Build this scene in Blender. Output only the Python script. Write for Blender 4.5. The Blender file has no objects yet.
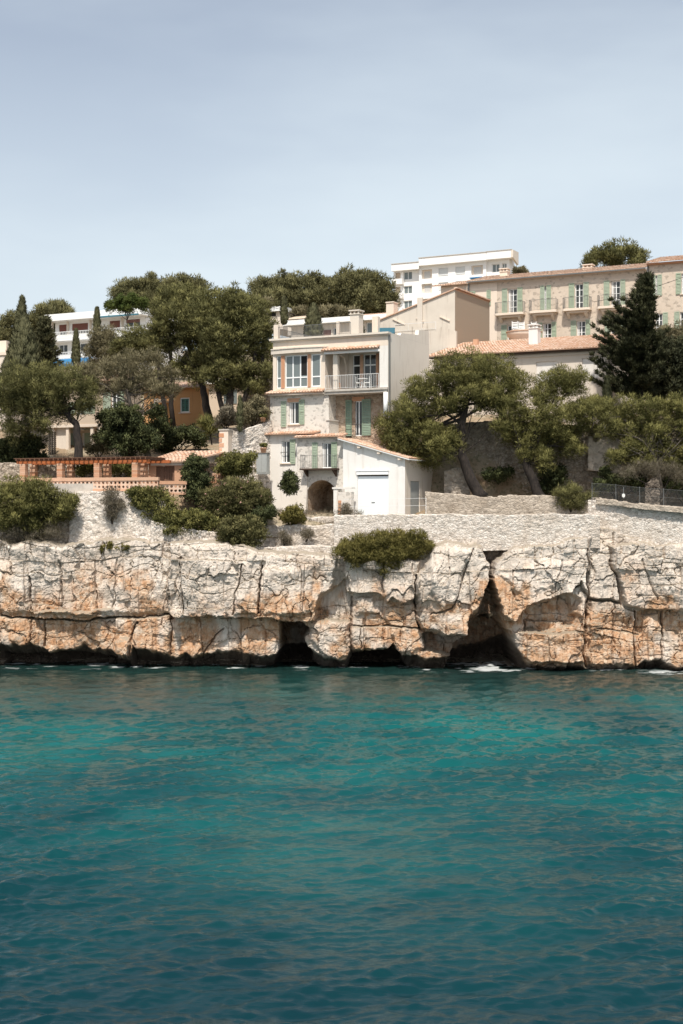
import bpy, math, random
import numpy as np
from mathutils import Vector

F, ZC, CX, CY = 1400.0, 10.0, 341.5, 512.0
scene = bpy.context.scene
COL = scene.collection
R = math.radians
rnd = random.Random(7)

def at(px, py, Y):
    return ((px-CX)*Y/F, Y, ZC+(CY-py)*Y/F)

# ------------------------------------------------------------------ numpy noise
def _h(ix, iy, s):
    x = (ix.astype(np.int64)*374761393 + iy.astype(np.int64)*668265263 + s*974711) & 0xffffffff
    x = ((x ^ (x >> 13))*1274126177) & 0xffffffff
    x = ((x ^ (x >> 16))*2246822519) & 0xffffffff
    return ((x ^ (x >> 15)) & 0xffffff)/float(0x1000000)
def vn(x, y, s=0):
    x = np.asarray(x, float); y = np.asarray(y, float)
    ix = np.floor(x); iy = np.floor(y); fx = x-ix; fy = y-iy
    ux = fx*fx*fx*(fx*(fx*6-15)+10); uy = fy*fy*fy*(fy*(fy*6-15)+10)
    a = _h(ix, iy, s); b = _h(ix+1, iy, s); c = _h(ix, iy+1, s); d = _h(ix+1, iy+1, s)
    return (a*(1-ux)+b*ux)*(1-uy)+(c*(1-ux)+d*ux)*uy
def fbm(x, y, o=4, s=0, g=.5):
    t = 0; a = 1; n = 0
    for i in range(o):
        t = t + a*(vn(x*2**i+i*17.3, y*2**i+i*9.1, s+i)-.5)*2; n += a; a *= g
    return t/n
def worley(x, y, s=0):
    ix = np.floor(x); iy = np.floor(y)
    f1 = np.full(x.shape, 9.); f2 = f1.copy(); idd = np.zeros(x.shape); ox = np.zeros(x.shape); oy = ox.copy()
    for dx in (-1, 0, 1):
        for dy in (-1, 0, 1):
            cx = ix+dx; cy = iy+dy
            qx = cx+_h(cx, cy, s)-x; qy = cy+_h(cx, cy, s+5)-y
            d = np.hypot(qx, qy); n = d < f1
            f2 = np.where(n, f1, np.minimum(f2, d))
            idd = np.where(n, _h(cx, cy, s+11), idd); ox = np.where(n, qx, ox); oy = np.where(n, qy, oy)
            f1 = np.where(n, d, f1)
    return f1, f2, idd, ox, oy
def sst(a, b, x):
    t = np.clip((x-a)/(b-a), 0, 1); return t*t*(3-2*t)
def poly_sd(px, py, poly):
    """signed distance to a polygon, positive inside"""
    d = np.full(px.shape, 1e9); ins = np.zeros(px.shape, bool); n = len(poly)
    for i in range(n):
        x0, y0 = poly[i]; x1, y1 = poly[(i+1) % n]
        ex, ey = x1-x0, y1-y0
        t = np.clip(((px-x0)*ex+(py-y0)*ey)/(ex*ex+ey*ey+1e-9), 0, 1)
        d = np.minimum(d, np.hypot(px-x0-t*ex, py-y0-t*ey))
        if y0 != y1:
            c = ((y0 > py) != (y1 > py)) & (px < (x1-x0)*(py-y0)/(y1-y0)+x0)
            ins ^= c
    return np.where(ins, d, -d)
def line_d(px, py, pts):
    d = np.full(px.shape, 1e9)
    for (x0, y0), (x1, y1) in zip(pts[:-1], pts[1:]):
        ex, ey = x1-x0, y1-y0
        t = np.clip(((px-x0)*ex+(py-y0)*ey)/(ex*ex+ey*ey+1e-9), 0, 1)
        d = np.minimum(d, np.hypot(px-x0-t*ex, py-y0-t*ey))
    return d

# ------------------------------------------------------------------ materials
MATS = {}
class NT:
    def __init__(s, name):
        s.m = bpy.data.materials.new(name); s.m.use_nodes = True
        s.t = s.m.node_tree; s.t.nodes.clear()
        s.out = s.n('ShaderNodeOutputMaterial')
    def n(s, typ, **k):
        nd = s.t.nodes.new(typ)
        for a, b in k.items(): setattr(nd, a, b)
        return nd
    def l(s, a, b): s.t.links.new(a, b)
    def mix(s, fac, a, b, mode='MIX'):
        m = s.n('ShaderNodeMix', data_type='RGBA', blend_type=mode)
        for sock, v in ((m.inputs[0], fac), (m.inputs[6], a), (m.inputs[7], b)):
            if isinstance(v, (int, float)): sock.default_value = v
            elif isinstance(v, tuple): sock.default_value = (*v, 1)
            else: s.l(v, sock)
        return m.outputs[2]
    def math(s, op, a, b=None, c=None):
        m = s.n('ShaderNodeMath', operation=op)
        for i, v in enumerate((a, b, c)):
            if v is None: continue
            if isinstance(v, (int, float)): m.inputs[i].default_value = v
            else: s.l(v, m.inputs[i])
        return m.outputs[0]
    def ramp(s, v, lo, hi, a=0., b=1.):
        m = s.n('ShaderNodeMapRange', interpolation_type='SMOOTHSTEP')
        s.l(v, m.inputs[0])
        for i, q in enumerate((lo, hi, a, b)): m.inputs[i+1].default_value = q
        return m.outputs[0]
    def co(s, scale=(1, 1, 1), kind='Object'):
        tc = s.n('ShaderNodeTexCoord'); mp = s.n('ShaderNodeMapping')
        mp.inputs['Scale'].default_value = scale
        s.l(tc.outputs[kind], mp.inputs[0]); return mp.outputs[0]
    def noise(s, vec, sc, det=4, rough=.55):
        n = s.n('ShaderNodeTexNoise'); s.l(vec, n.inputs['Vector'])
        n.inputs['Scale'].default_value = sc; n.inputs['Detail'].default_value = det
        n.inputs['Roughness'].default_value = rough; return n.outputs['Fac']
    def attr(s, name, out='Fac'):
        a = s.n('ShaderNodeAttribute'); a.attribute_name = name; return a.outputs[out]
    def bump(s, h, strength=.5, dist=.05, prev=None):
        b = s.n('ShaderNodeBump'); b.inputs['Strength'].default_value = strength
        b.inputs['Distance'].default_value = dist; s.l(h, b.inputs['Height'])
        if prev is not None: s.l(prev, b.inputs['Normal'])
        return b.outputs[0]
    def pbr(s, col, rough=.8, normal=None, **k):
        p = s.n('ShaderNodeBsdfPrincipled')
        if isinstance(col, tuple): p.inputs['Base Color'].default_value = (*col, 1)
        else: s.l(col, p.inputs['Base Color'])
        if isinstance(rough, (int, float)): p.inputs['Roughness'].default_value = rough
        else: s.l(rough, p.inputs['Roughness'])
        if normal is not None: s.l(normal, p.inputs['Normal'])
        for a, b in k.items(): p.inputs[a.replace('_', ' ')].default_value = b
        s.l(p.outputs[0], s.out.inputs[0]); return p

def plaster(name, col, stain=(.35, .27, .2), amt=.5, grime=.35):
    t = NT(name); c = t.co()
    big = t.ramp(t.noise(c, .7, 5), .42, .72)
    st = t.ramp(t.noise(t.co((2.2, 2.2, .22)), 1.6, 5, .6), .52, .78)
    fine = t.noise(c, 9, 4)
    v = t.mix(t.math('MULTIPLY', big, amt*.45), col, tuple(x*.6+y*.4 for x, y in zip(col, stain)))
    v = t.mix(t.math('MULTIPLY', st, amt), v, stain)
    v = t.mix(t.math('MULTIPLY', t.ramp(fine, .5, .8), grime*.5), v, tuple(x*.72 for x in col))
    t.pbr(v, .9, t.bump(t.noise(c, 22, 5), .35, .02)); MATS[name] = t.m
def rubble(name, a, b, mortar, sc=3.2, bump=.7, dirt=.4, dirtcol=(.2, .16, .12), mort_w=.06):
    t = NT(name); c = t.co((1, 1, 1.35))
    w = t.n('ShaderNodeVectorMath', operation='ADD'); nz = t.n('ShaderNodeTexNoise')
    nz.inputs['Scale'].default_value = 4; t.l(c, nz.inputs['Vector']); nz2 = t.n('ShaderNodeVectorMath', operation='SCALE')
    t.l(nz.outputs['Color'], nz2.inputs[0]); nz2.inputs['Scale'].default_value = .18
    t.l(c, w.inputs[0]); t.l(nz2.outputs[0], w.inputs[1]); c2 = w.outputs[0]
    v1 = t.n('ShaderNodeTexVoronoi'); v1.inputs['Scale'].default_value = sc; t.l(c2, v1.inputs['Vector'])
    v2 = t.n('ShaderNodeTexVoronoi', feature='DISTANCE_TO_EDGE'); v2.inputs['Scale'].default_value = sc; t.l(c2, v2.inputs['Vector'])
    sep = t.n('ShaderNodeSeparateColor'); t.l(v1.outputs['Color'], sep.inputs[0])
    col = t.mix(sep.outputs[0], a, b)
    col = t.mix(t.math('MULTIPLY', t.ramp(sep.outputs[1], .72, .95), .6), col, tuple(x*.45 for x in b))
    edge = t.ramp(v2.outputs['Distance'], .0, mort_w)
    col = t.mix(edge, mortar, col)
    d = t.math('MULTIPLY', t.ramp(t.noise(t.co((1, 1, .6)), .8, 5), .45, .75), dirt)
    col = t.mix(d, col, dirtcol)
    col = t.mix(t.math('MULTIPLY', t.ramp(t.noise(c, 14, 3), .45, .8), .35), col, tuple(x*.6 for x in a))
    h = t.math('ADD', t.ramp(v2.outputs['Distance'], 0, .16), t.math('MULTIPLY', t.noise(c, 16, 4), .4))
    t.pbr(col, .92, t.bump(h, bump, .06)); MATS[name] = t.m
def simple(name, col, rough=.7, var=.25, sc=6, **k):
    t = NT(name); c = t.co()
    v = t.mix(t.math('MULTIPLY', t.ramp(t.noise(c, sc, 4), .35, .75), var), col, tuple(x*.5 for x in col))
    if 'shutter' in name:                                # every shutter has faded a little differently
        oi = t.n('ShaderNodeObjectInfo'); v = t.mix(t.math('MULTIPLY', oi.outputs['Random'], .45), v, tuple(x*.6+.16 for x in col))
    t.pbr(v, rough, **k); MATS[name] = t.m
def tinted(name, a, b, rough=.85, dirt=(.25, .17, .12), damt=.5):
    t = NT(name); c = t.co()
    v = t.mix(t.attr('tint'), a, b)
    v = t.mix(t.math('MULTIPLY', t.ramp(t.noise(c, 1.3, 5), .48, .75), damt), v, dirt)
    v = t.mix(t.math('MULTIPLY', t.ramp(t.noise(c, 14, 3), .5, .8), .4), v, tuple(x*.5 for x in a))
    t.pbr(v, rough, t.bump(t.noise(c, 20, 3), .3, .02)); MATS[name] = t.m
def foliage(name, a, b, tr=.36):
    t = NT(name)
    v = t.mix(t.attr('tint'), a, b)
    p = t.pbr(v, .75); p.inputs['Specular IOR Level'].default_value = .25
    q = t.n('ShaderNodeBsdfTranslucent'); t.l(v, q.inputs[0])
    m = t.n('ShaderNodeMixShader'); m.inputs[0].default_value = tr
    t.l(p.outputs[0], m.inputs[1]); t.l(q.outputs[0], m.inputs[2]); t.l(m.outputs[0], t.out.inputs[0]); MATS[name] = t.m
def barkmat(name, a, b):
    t = NT(name); c = t.co((1, 1, .35))
    n = t.noise(c, 9, 5, .65)
    t.pbr(t.mix(t.ramp(n, .35, .7), a, b), .95, t.bump(n, .8, .06)); MATS[name] = t.m

plaster('white_plaster', (.745, .705, .65), (.47, .39, .31), .75, .5)
plaster('bright_plaster', (.745, .72, .68), (.52, .45, .38), .65, .35)
plaster('weathered_plaster', (.62, .555, .47), (.30, .24, .18), .75)
plaster('warm_white_plaster', (.77, .69, .59), (.50, .41, .32), .6, .35)
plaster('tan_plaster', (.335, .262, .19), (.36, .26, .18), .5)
plaster('cream_plaster', (.66, .58, .49), (.45, .36, .27), .5)
plaster('pale_render', (.72, .61, .50), (.52, .42, .33), .45)
plaster('villa_plaster', (.56, .45, .34), (.3, .23, .17), .5)
plaster('orange_plaster', (.56, .31, .135), (.32, .17, .08), .7)
plaster('apartment_white', (.82, .80, .77), (.65, .6, .55), .15, .1)
rubble('white_rubble', (.72, .66, .59), (.61, .53, .45), (.46, .39, .325), 5.2, .6, .75, (.47, .39, .31), .05)
rubble('house_stone', (.69, .64, .57), (.655, .595, .525), (.64, .58, .51), 6.0, .12, .2, (.58, .50, .42), .03)
rubble('hotel_stone', (.61, .515, .415), (.565, .47, .375), (.585, .49, .395), 3.8, .10, .25, (.45, .36, .27), .05)
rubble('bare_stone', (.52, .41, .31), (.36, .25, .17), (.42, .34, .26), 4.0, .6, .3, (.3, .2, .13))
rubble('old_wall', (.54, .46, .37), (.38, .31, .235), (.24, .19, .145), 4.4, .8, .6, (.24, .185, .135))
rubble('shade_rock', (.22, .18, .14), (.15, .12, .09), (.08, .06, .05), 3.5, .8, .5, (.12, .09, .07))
rubble('dirty_wall', (.50, .43, .35), (.42, .35, .275), (.33, .275, .22), 4.4, .5, .75, (.30, .24, .18))
tinted('roof_tile', (.53, .30, .185), (.67, .50, .385), .85, (.42, .31, .23), .45)
tinted('faded_tile', (.50, .30, .2), (.62, .48, .37), .85, (.36, .28, .22), .45)
tinted('pale_terracotta', (.60, .37, .25), (.68, .50, .385), .85, (.42, .26, .17), .3)
tinted('terracotta_brick', (.49, .235, .125), (.58, .37, .25), .85, (.42, .26, .17), .3)
simple('beam_orange', (.40, .115, .032), .7, .5)
simple('dark_slat', (.13, .062, .034), .8, .4)
simple('shutter_green', (.32, .385, .27), .6, .25, 3)
simple('shaded_green_shutter', (.21, .29, .20), .6, .25, 3)  # the shutter green darkened, with the shade beneath the balcony painted in
simple('teal_shutter', (.03, .16, .12), .6, .25, 3)
simple('white_paint', (.82, .82, .80), .5, .08)
simple('cool_white_door', (.80, .835, .845), .45, .05)
simple('grey_door', (.36, .37, .35), .6, .2)
simple('brown_board', (.15, .075, .045), .7, .3)
simple('red_shutter', (.17, .055, .035), .7, .25)
simple('metal_grey', (.22, .22, .21), .5, .2, 6, Metallic=.6)
simple('rail_white', (.72, .72, .70), .5, .1)
simple('iron_dark', (.05, .045, .04), .6, .2)
simple('awning_blue', (.01, .15, .33), .75, .2)
simple('orange_wood', (.50, .23, .085), .6, .3)
simple('concrete', (.50, .45, .39), .9, .45, 3)
simple('dark_void', (.012, .01, .009), .9, .2)
simple('curtain', (.55, .53, .5), .9, .3, 5)
simple('blind_grey', (.62, .63, .62), .7, .1)
simple('flower_pink', (.62, .36, .30), .8, .1)
simple('dark_timber', (.06, .035, .022), .85, .3)
simple('chair_white', (.8, .8, .78), .5, .05)
simple('water_blue_seat', (.05, .16, .21), .7, .2)
def glassmat(name, col, r=.08):
    t = NT(name); t.pbr(col, r, t.bump(t.noise(t.co(), 1.2, 2), .04, .05)); MATS[name] = t.m
glassmat('glass', (.035, .038, .036))
glassmat('sky_glass', (.16, .185, .18), .05)
barkmat('bark', (.014, .010, .008), (.038, .028, .021))
barkmat('grey_bark', (.06, .048, .038), (.16, .135, .108))
barkmat('dead_twig', (.15, .13, .11), (.26, .235, .20))
foliage('pine_green', (.082, .082, .030), (.258, .242, .092))
foliage('far_pine', (.105, .102, .045), (.250, .232, .105))
foliage('olive_pine', (.140, .122, .065), (.285, .248, .146))
foliage('bright_pine', (.098, .096, .030), (.290, .270, .094))
foliage('dark_conifer', (.026, .030, .014), (.078, .078, .034), .15)
foliage('cypress_green', (.062, .064, .030), (.145, .138, .068), .15)
foliage('shrub_green', (.082, .086, .026), (.270, .250, .082))
foliage('ivy_green', (.032, .042, .016), (.110, .120, .044), .18)
foliage('yellow_shrub', (.115, .105, .026), (.25, .215, .068))
foliage('grey_shrub', (.14, .12, .08), (.26, .225, .165))
foliage('lime_dome', (.05, .075, .016), (.115, .14, .035))
foliage('oleander', (.090, .090, .032), (.235, .212, .09))

# ------------------------------------------------------------------ objects
def tag(o, label=None, cat=None, group=None, kind=None):
    if label: o['label'] = label
    if cat: o['category'] = cat
    if group: o['group'] = group
    if kind: o['kind'] = kind
    return o
def empty(name, loc, rz=0, label=None, cat=None, group=None):
    o = bpy.data.objects.new(name, None); COL.objects.link(o)
    o.location = loc; o.rotation_euler = (0, 0, rz); o.empty_display_size = .3
    return tag(o, label, cat, group)
def link_mesh(name, me, mat, parent=None):
    o = bpy.data.objects.new(name, me); COL.objects.link(o)
    if mat: me.materials.append(MATS[mat])
    if parent is not None: o.parent = parent
    return o
class MB:
    def __init__(s): s.v = []; s.f = []; s.t = []
    def face(s, pts, tint=None):
        b = len(s.v); s.v += [tuple(p) for p in pts]; s.f.append(tuple(range(b, b+len(pts)))); s.t.append(rnd.random() if tint is None else tint)
    def box(s, x0, x1, y0, y1, z0, z1, tint=None):
        if x0 > x1: x0, x1 = x1, x0
        if y0 > y1: y0, y1 = y1, y0
        if z0 > z1: z0, z1 = z1, z0
        b = len(s.v); t = rnd.random() if tint is None else tint
        s.v += [(x0, y0, z0), (x1, y0, z0), (x1, y1, z0), (x0, y1, z0), (x0, y0, z1), (x1, y0, z1), (x1, y1, z1), (x0, y1, z1)]
        for q in ((0, 3, 2, 1), (4, 5, 6, 7), (0, 1, 5, 4), (1, 2, 6, 5), (2, 3, 7, 6), (3, 0, 4, 7)):
            s.f.append(tuple(b+i for i in q)); s.t.append(t)
        return s
    def prism(s, poly, y0, y1, tint=None):          # polygon in (x,z), pushed along y
        b = len(s.v); n = len(poly); t = rnd.random() if tint is None else tint
        s.v += [(x, y0, z) for x, z in poly]+[(x, y1, z) for x, z in poly]
        s.f.append(tuple(range(b, b+n))); s.f.append(tuple(range(b+2*n-1, b+n-1, -1))); s.t += [t, t]
        for i in range(n):
            j = (i+1) % n; s.f.append((b+i, b+n+i, b+n+j, b+j)); s.t.append(t)
        return s
    def plan(s, poly, z0, z1, tint=None):           # polygon in (x,y), pushed along z
        b = len(s.v); n = len(poly); t = rnd.random() if tint is None else tint
        s.v += [(x, y, z0) for x, y in poly]+[(x, y, z1) for x, y in poly]
        s.f.append(tuple(range(b+n-1, b-1, -1))); s.f.append(tuple(range(b+n, b+2*n))); s.t += [t, t]
        for i in range(n):
            j = (i+1) % n; s.f.append((b+i, b+j, b+n+j, b+n+i)); s.t.append(t)
        return s
    def side(s, poly, x0, x1, tint=None):           # polygon in (y,z), pushed along x
        b = len(s.v); n = len(poly); t = rnd.random() if tint is None else tint
        s.v += [(x0, y, z) for y, z in poly]+[(x1, y, z) for y, z in poly]
        s.f.append(tuple(range(b+n-1, b-1, -1))); s.f.append(tuple(range(b+n, b+2*n))); s.t += [t, t]
        for i in range(n):
            j = (i+1) % n; s.f.append((b+i, b+j, b+n+j, b+n+i)); s.t.append(t)
        return s
    def tube(s, pts, rads, n=8, cap=True):
        pts = [Vector(p) for p in pts]
        if isinstance(rads, (int, float)): rads = [rads]*len(pts)
        b0 = len(s.v); up = Vector((.31, .17, .93))
        for i, p in enumerate(pts):
            d = (pts[min(i+1, len(pts)-1)]-pts[max(i-1, 0)]).normalized()
            a = d.cross(up)
            if a.length < .05: a = d.cross(Vector((1, 0, 0)))
            a.normalize(); c = d.cross(a)
            for k in range(n):
                w = 2*math.pi*k/n
                s.v.append(tuple(p+(a*math.cos(w)+c*math.sin(w))*rads[i]))
        for i in range(len(pts)-1):
            for k in range(n):
                k2 = (k+1) % n; q = b0+i*n
                s.f.append((q+k, q+k2, q+n+k2, q+n+k)); s.t.append(.5)
        if cap:
            s.f.append(tuple(range(b0+n-1, b0-1, -1))); e = b0+(len(pts)-1)*n
            s.f.append(tuple(range(e, e+n))); s.t += [.5, .5]
        return s
    def lathe(s, prof, cx, cy, n=14):               # profile of (r,z)
        b0 = len(s.v)
        for r, z in prof:
            for k in range(n):
                w = 2*math.pi*k/n; s.v.append((cx+r*math.cos(w), cy+r*math.sin(w), z))
        for i in range(len(prof)-1):
            for k in range(n):
                k2 = (k+1) % n; q = b0+i*n
                s.f.append((q+k, q+k2, q+n+k2, q+n+k)); s.t.append(.5)
        return s
    def wall(s, x0, x1, z0, z1, holes, d=0., rev=.18, back=None):
        """front sheet at y=d with rectangular openings and their reveals"""
        xs = sorted({x0, x1, *[min(max(q, x0), x1) for h in holes for q in h[:2]]})
        zs = sorted({z0, z1, *[min(max(q, z0), z1) for h in holes for q in h[2:4]]})
        for i in range(len(xs)-1):
            for j in range(len(zs)-1):
                xm = (xs[i]+xs[i+1])/2; zm = (zs[j]+zs[j+1])/2
                if any(h[0] < xm < h[1] and h[2] < zm < h[3] for h in holes): continue
                s.face([(xs[i], d, zs[j]), (xs[i+1], d, zs[j]), (xs[i+1], d, zs[j+1]), (xs[i], d, zs[j+1])], .5)
        for a, b, c, e in [h[:4] for h in holes]:
            y = d+rev
            for q in (((a, d, c), (a, y, c), (a, y, e), (a, d, e)), ((b, d, c), (b, d, e), (b, y, e), (b, y, c)),
                      ((a, d, e), (a, y, e), (b, y, e), (b, d, e)), ((a, d, c), (b, d, c), (b, y, c), (a, y, c))):
                s.face(q, .5)
        return s
    def build(s, name, mat, parent=None, smooth=False, tint=False):
        me = bpy.data.meshes.new(name); me.from_pydata(s.v, [], s.f); me.update()
        if smooth: me.polygons.foreach_set('use_smooth', [True]*len(me.polygons))
        if tint:
            a = me.attributes.new('tint', 'FLOAT', 'FACE'); a.data.foreach_set('value', s.t)
        return link_mesh(name, me, mat, parent)
    def recenter(s, p):
        s.v = [(x-p[0], y-p[1], z-p[2]) for x, y, z in s.v]; return s

def grid_mesh(name, X, Y, Z, mat, attrs=None, parent=None, smooth=True, loc=(0, 0, 0)):
    r, c = X.shape
    me = bpy.data.meshes.new(name)
    co = np.stack([X-loc[0], Y-loc[1], Z-loc[2]], -1).reshape(-1, 3).astype(np.float32)
    me.vertices.add(r*c); me.vertices.foreach_set('co', co.ravel())
    i = (np.arange(r-1)[:, None]*c+np.arange(c-1)[None, :]).ravel()
    q = np.stack([i, i+1, i+c+1, i+c], -1).astype(np.int32)
    me.loops.add(q.size); me.loops.foreach_set('vertex_index', q.ravel())
    me.polygons.add(len(q)); me.polygons.foreach_set('loop_start', np.arange(0, q.size, 4, dtype=np.int32))
    me.update(calc_edges=True)
    me.polygons.foreach_set('use_smooth', np.full(len(q), smooth))
    for k, a in (attrs or {}).items():
        at_ = me.attributes.new(k, 'FLOAT', 'POINT'); at_.data.foreach_set('value', a.ravel().astype(np.float32))
    o = link_mesh(name, me, mat, parent); o.location = loc; return o

# ------------------------------------------------------------------ building frame
class Frame:
    """a facade plane: origin under pixel px at depth Y, turned th degrees about the vertical"""
    def __init__(s, px, Y, th):
        s.th = R(th); s.c = math.cos(s.th); s.s = math.sin(s.th)
        s.ox = (px-CX)*Y/F; s.oy = Y
    def org(s, d):
        return s.ox+s.s*d, s.oy+s.c*d
    def u(s, px, d=0.):
        k = (px-CX)/F; ox, oy = s.org(d)
        return (k*oy-ox)/(s.c+k*s.s)
    def y(s, u, d=0.): return s.org(d)[1]-u*s.s
    def z(s, px, py, d=0.):
        return ZC+(CY-py)*s.y(s.u(px, d), d)/F
    def d_of(s, px, u):
        """depth d along the side wall u=const seen at px"""
        k = (px-CX)/F; x0 = s.ox+u*s.c; y0 = s.oy-u*s.s
        return (k*y0-x0)/(s.s-k*s.c)
    def rect(s, x0, x1, yt, yb, d=0.):
        m = (x0+x1)/2
        return (s.u(x0, d), s.u(x1, d), s.z(m, yb, d), s.z(m, yt, d))
    def root(s, name, label, cat, z0, group=None):
        s.z0 = z0
        return empty(name, (s.ox, s.oy, 0), -s.th, label, cat, group)

def tiles(mb, e0, e1, r0, r1, w=.21, rows=None, h=.055, thick=.05):
    """barrel-tiled slope from the eave e0-e1 up to r0-r1"""
    e0, e1, r0, r1 = map(Vector, (e0, e1, r0, r1))
    L = (e1-e0).length; S = ((r0-e0).length+(r1-e1).length)/2
    n = max(2, int(L/w)); rows = rows or max(1, int(S/.36)); k = 6
    nrm = (e1-e0).cross(r0-e0).normalized()
    if nrm.z < 0: nrm = -nrm
    prof = [(0, 0), (.12, .5), (.27, .93), (.43, .93), (.58, .5), (.7, 0)]
    for j in range(rows):
        ta = j/rows; tb = (j+1)/rows+.12/rows
        for i in range(n):
            tint = rnd.random(); jit = rnd.uniform(-.006, .006)
            def P(fu, t, hh, lift):
                a = e0.lerp(r0, min(t, 1)); b = e1.lerp(r1, min(t, 1))
                return tuple(a.lerp(b, min((i+fu)/n, 1))+nrm*(hh+lift))
            for q in range(k-1):
                f0, h0 = prof[q]; f1, h1 = prof[q+1]
                mb.face([P(f0, ta, h0*h, .028+jit), P(f1, ta, h1*h, .028+jit), P(f1, tb, h1*h*.85, jit), P(f0, tb, h0*h*.85, jit)], tint)
            mb.face([P(.7, ta, -.01, .02), P(1.0, ta, -.01, .02), P(1.0, tb, -.01, 0), P(.7, tb, -.01, 0)], tint*.7)
            if j == 0:
                mb.face([P(f, ta, hh*h, .028+jit) for f, hh in prof], tint*.6)
                mb.face([P(0, ta, -thick, 0), P(1, ta, -thick, 0), P(1, ta, 0, .02), P(0, ta, 0, .02)], tint*.5)
    mb.face([e0-nrm*thick, e1-nrm*thick, r1-nrm*thick, r0-nrm*thick], .3)
    mb.face([e0-nrm*thick, r0-nrm*thick, r0+nrm*.03, e0+nrm*.03], .5)
    mb.face([e1-nrm*thick, e1+nrm*.03, r1+nrm*.03, r1-nrm*thick], .5)
    return mb

def shutter(root, u0, u1, z0, z1, d, mat='shutter_green', name='shutter'):
    m = MB(); y1 = d-.03; y0 = d-.075
    f = .06
    m.box(u0, u0+f, y0, y1, z0, z1); m.box(u1-f, u1, y0, y1, z0, z1)
    for a in (z0, (z0+z1)/2-.04, z1-.09): m.box(u0+f, u1-f, y0+.002, y1, a, a+.09)
    n = max(4, int((z1-z0)/.11))
    for i in range(n):
        z = z0+(i+.5)*(z1-z0)/n
        m.face([(u0+f, y0+.012, z-.045), (u1-f, y0+.012, z-.045), (u1-f, y1-.005, z+.05), (u0+f, y1-.005, z+.05)])
    return m.build(name, mat, root)
def window(root, r, d, rev=.14, cols=2, rows=1, frame='white_paint', glass='glass', sill=True, f=.06, name='window', curtain=False):
    u0, u1, z0, z1 = r; y = d+rev
    m = MB(); o = .004
    m.box(u0+o, u0+f, y-.06, y, z0+o, z1-o); m.box(u1-f, u1-o, y-.06, y, z0+o, z1-o)
    m.box(u0+f, u1-f, y-.06, y, z0+o, z0+f); m.box(u0+f, u1-f, y-.06, y, z1-f, z1-o)
    for i in range(1, cols):
        x = u0+(u1-u0)*i/cols; m.box(x-f*.6, x+f*.6, y-.055, y-.002, z0+f, z1-f)
    for j in range(1, rows):
        z = z0+(z1-z0)*j/rows; m.box(u0+f, u1-f, y-.05, y-.004, z-.02, z+.02)
    w = m.build(name, frame, root)
    MB().box(u0+f*.5, u1-f*.5, y-.025, y-.018, z0+f*.5, z1-f*.5).build('pane', glass, w)
    if curtain:
        c = MB(); n = 10; a = u0+f; b = u0+(u1-u0)*.30
        for i in range(n):
            xa = a+(b-a)*i/n; xb = a+(b-a)*(i+1)/n; off = .015*(i % 2)
            c.face([(xa, y-.034-off, z0+f), (xb, y-.034-.015*((i+1) % 2), z0+f), (xb, y-.034-.015*((i+1) % 2), z1-f), (xa, y-.034-off, z1-f)])
        c.build('curtain', 'curtain', w)
    if sill: MB().box(u0-.1, u1+.1, d-.1, d+rev-.062, z0-.075, z0-.003).build('sill', 'pale_render', w)
    return w
def railing(mb, path, z0, h, step=.12, r=.012, top=.022, posts=True):
    """bars and rails along a path of (u,d) points"""
    for (a, b), (c, e) in zip(path[:-1], path[1:]):
        L = math.hypot(c-a, e-b); n = max(1, int(L/step))
        mb.tube([(a, b, z0+h), (c, e, z0+h)], top, 6); mb.tube([(a, b, z0+.08), (c, e, z0+.08)], top*.7, 5)
        for i in range(n+1):
            t = i/n; x = a+(c-a)*t; y = b+(e-b)*t
            mb.tube([(x, y, z0 if i in (0, n) else z0+.08), (x, y, z0+h)], top if i in (0, n) else r, 5)
    return mb
def chimney(mb, u0, u1, d0, d1, z0, z1, cap=True):
    zt = z1-.32
    mb.box(u0, u1, d0, d1, z0, zt)
    if cap:
        mb.box(u0-.06, u1+.06, d0-.06, d1+.06, zt+.002, zt+.06)
        for a in (u0, u1-.1, (u0+u1)/2-.05): mb.box(a, a+.1, d0+.003, d0+.1, zt+.062, z1-.08)
        for a in (u0, u1-.1): mb.box(a, a+.1, d1-.1, d1-.003, zt+.062, z1-.08)
        mb.box(u0-.07, u1+.07, d0-.07, d1+.07, z1-.078, z1)
    return mb

# ------------------------------------------------------------------ foliage
NR = np.random.default_rng(11)
def unit(n):
    v = NR.normal(size=(n, 3)); return v/np.linalg.norm(v, axis=1)[:, None]
def tri_mesh(name, P, T, mat, parent, loc):
    n = len(P)//3
    me = bpy.data.meshes.new(name)
    me.vertices.add(n*3); me.vertices.foreach_set('co', (P-np.array(loc)).astype(np.float32).ravel())
    me.loops.add(n*3); me.loops.foreach_set('vertex_index', np.arange(n*3, dtype=np.int32))
    me.polygons.add(n); me.polygons.foreach_set('loop_start', np.arange(0, n*3, 3, dtype=np.int32))
    me.update(calc_edges=True)
    a = me.attributes.new('tint', 'FLOAT', 'FACE'); a.data.foreach_set('value', np.clip(T[:, 0], 0, 1).astype(np.float32))
    me.polygons.foreach_set('use_smooth', np.ones(n, bool))
    me.normals_split_custom_set_from_vertices(np.repeat(T[:, 1:], 3, 0).astype(np.float32))
    return link_mesh(name, me, mat, parent)
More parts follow.
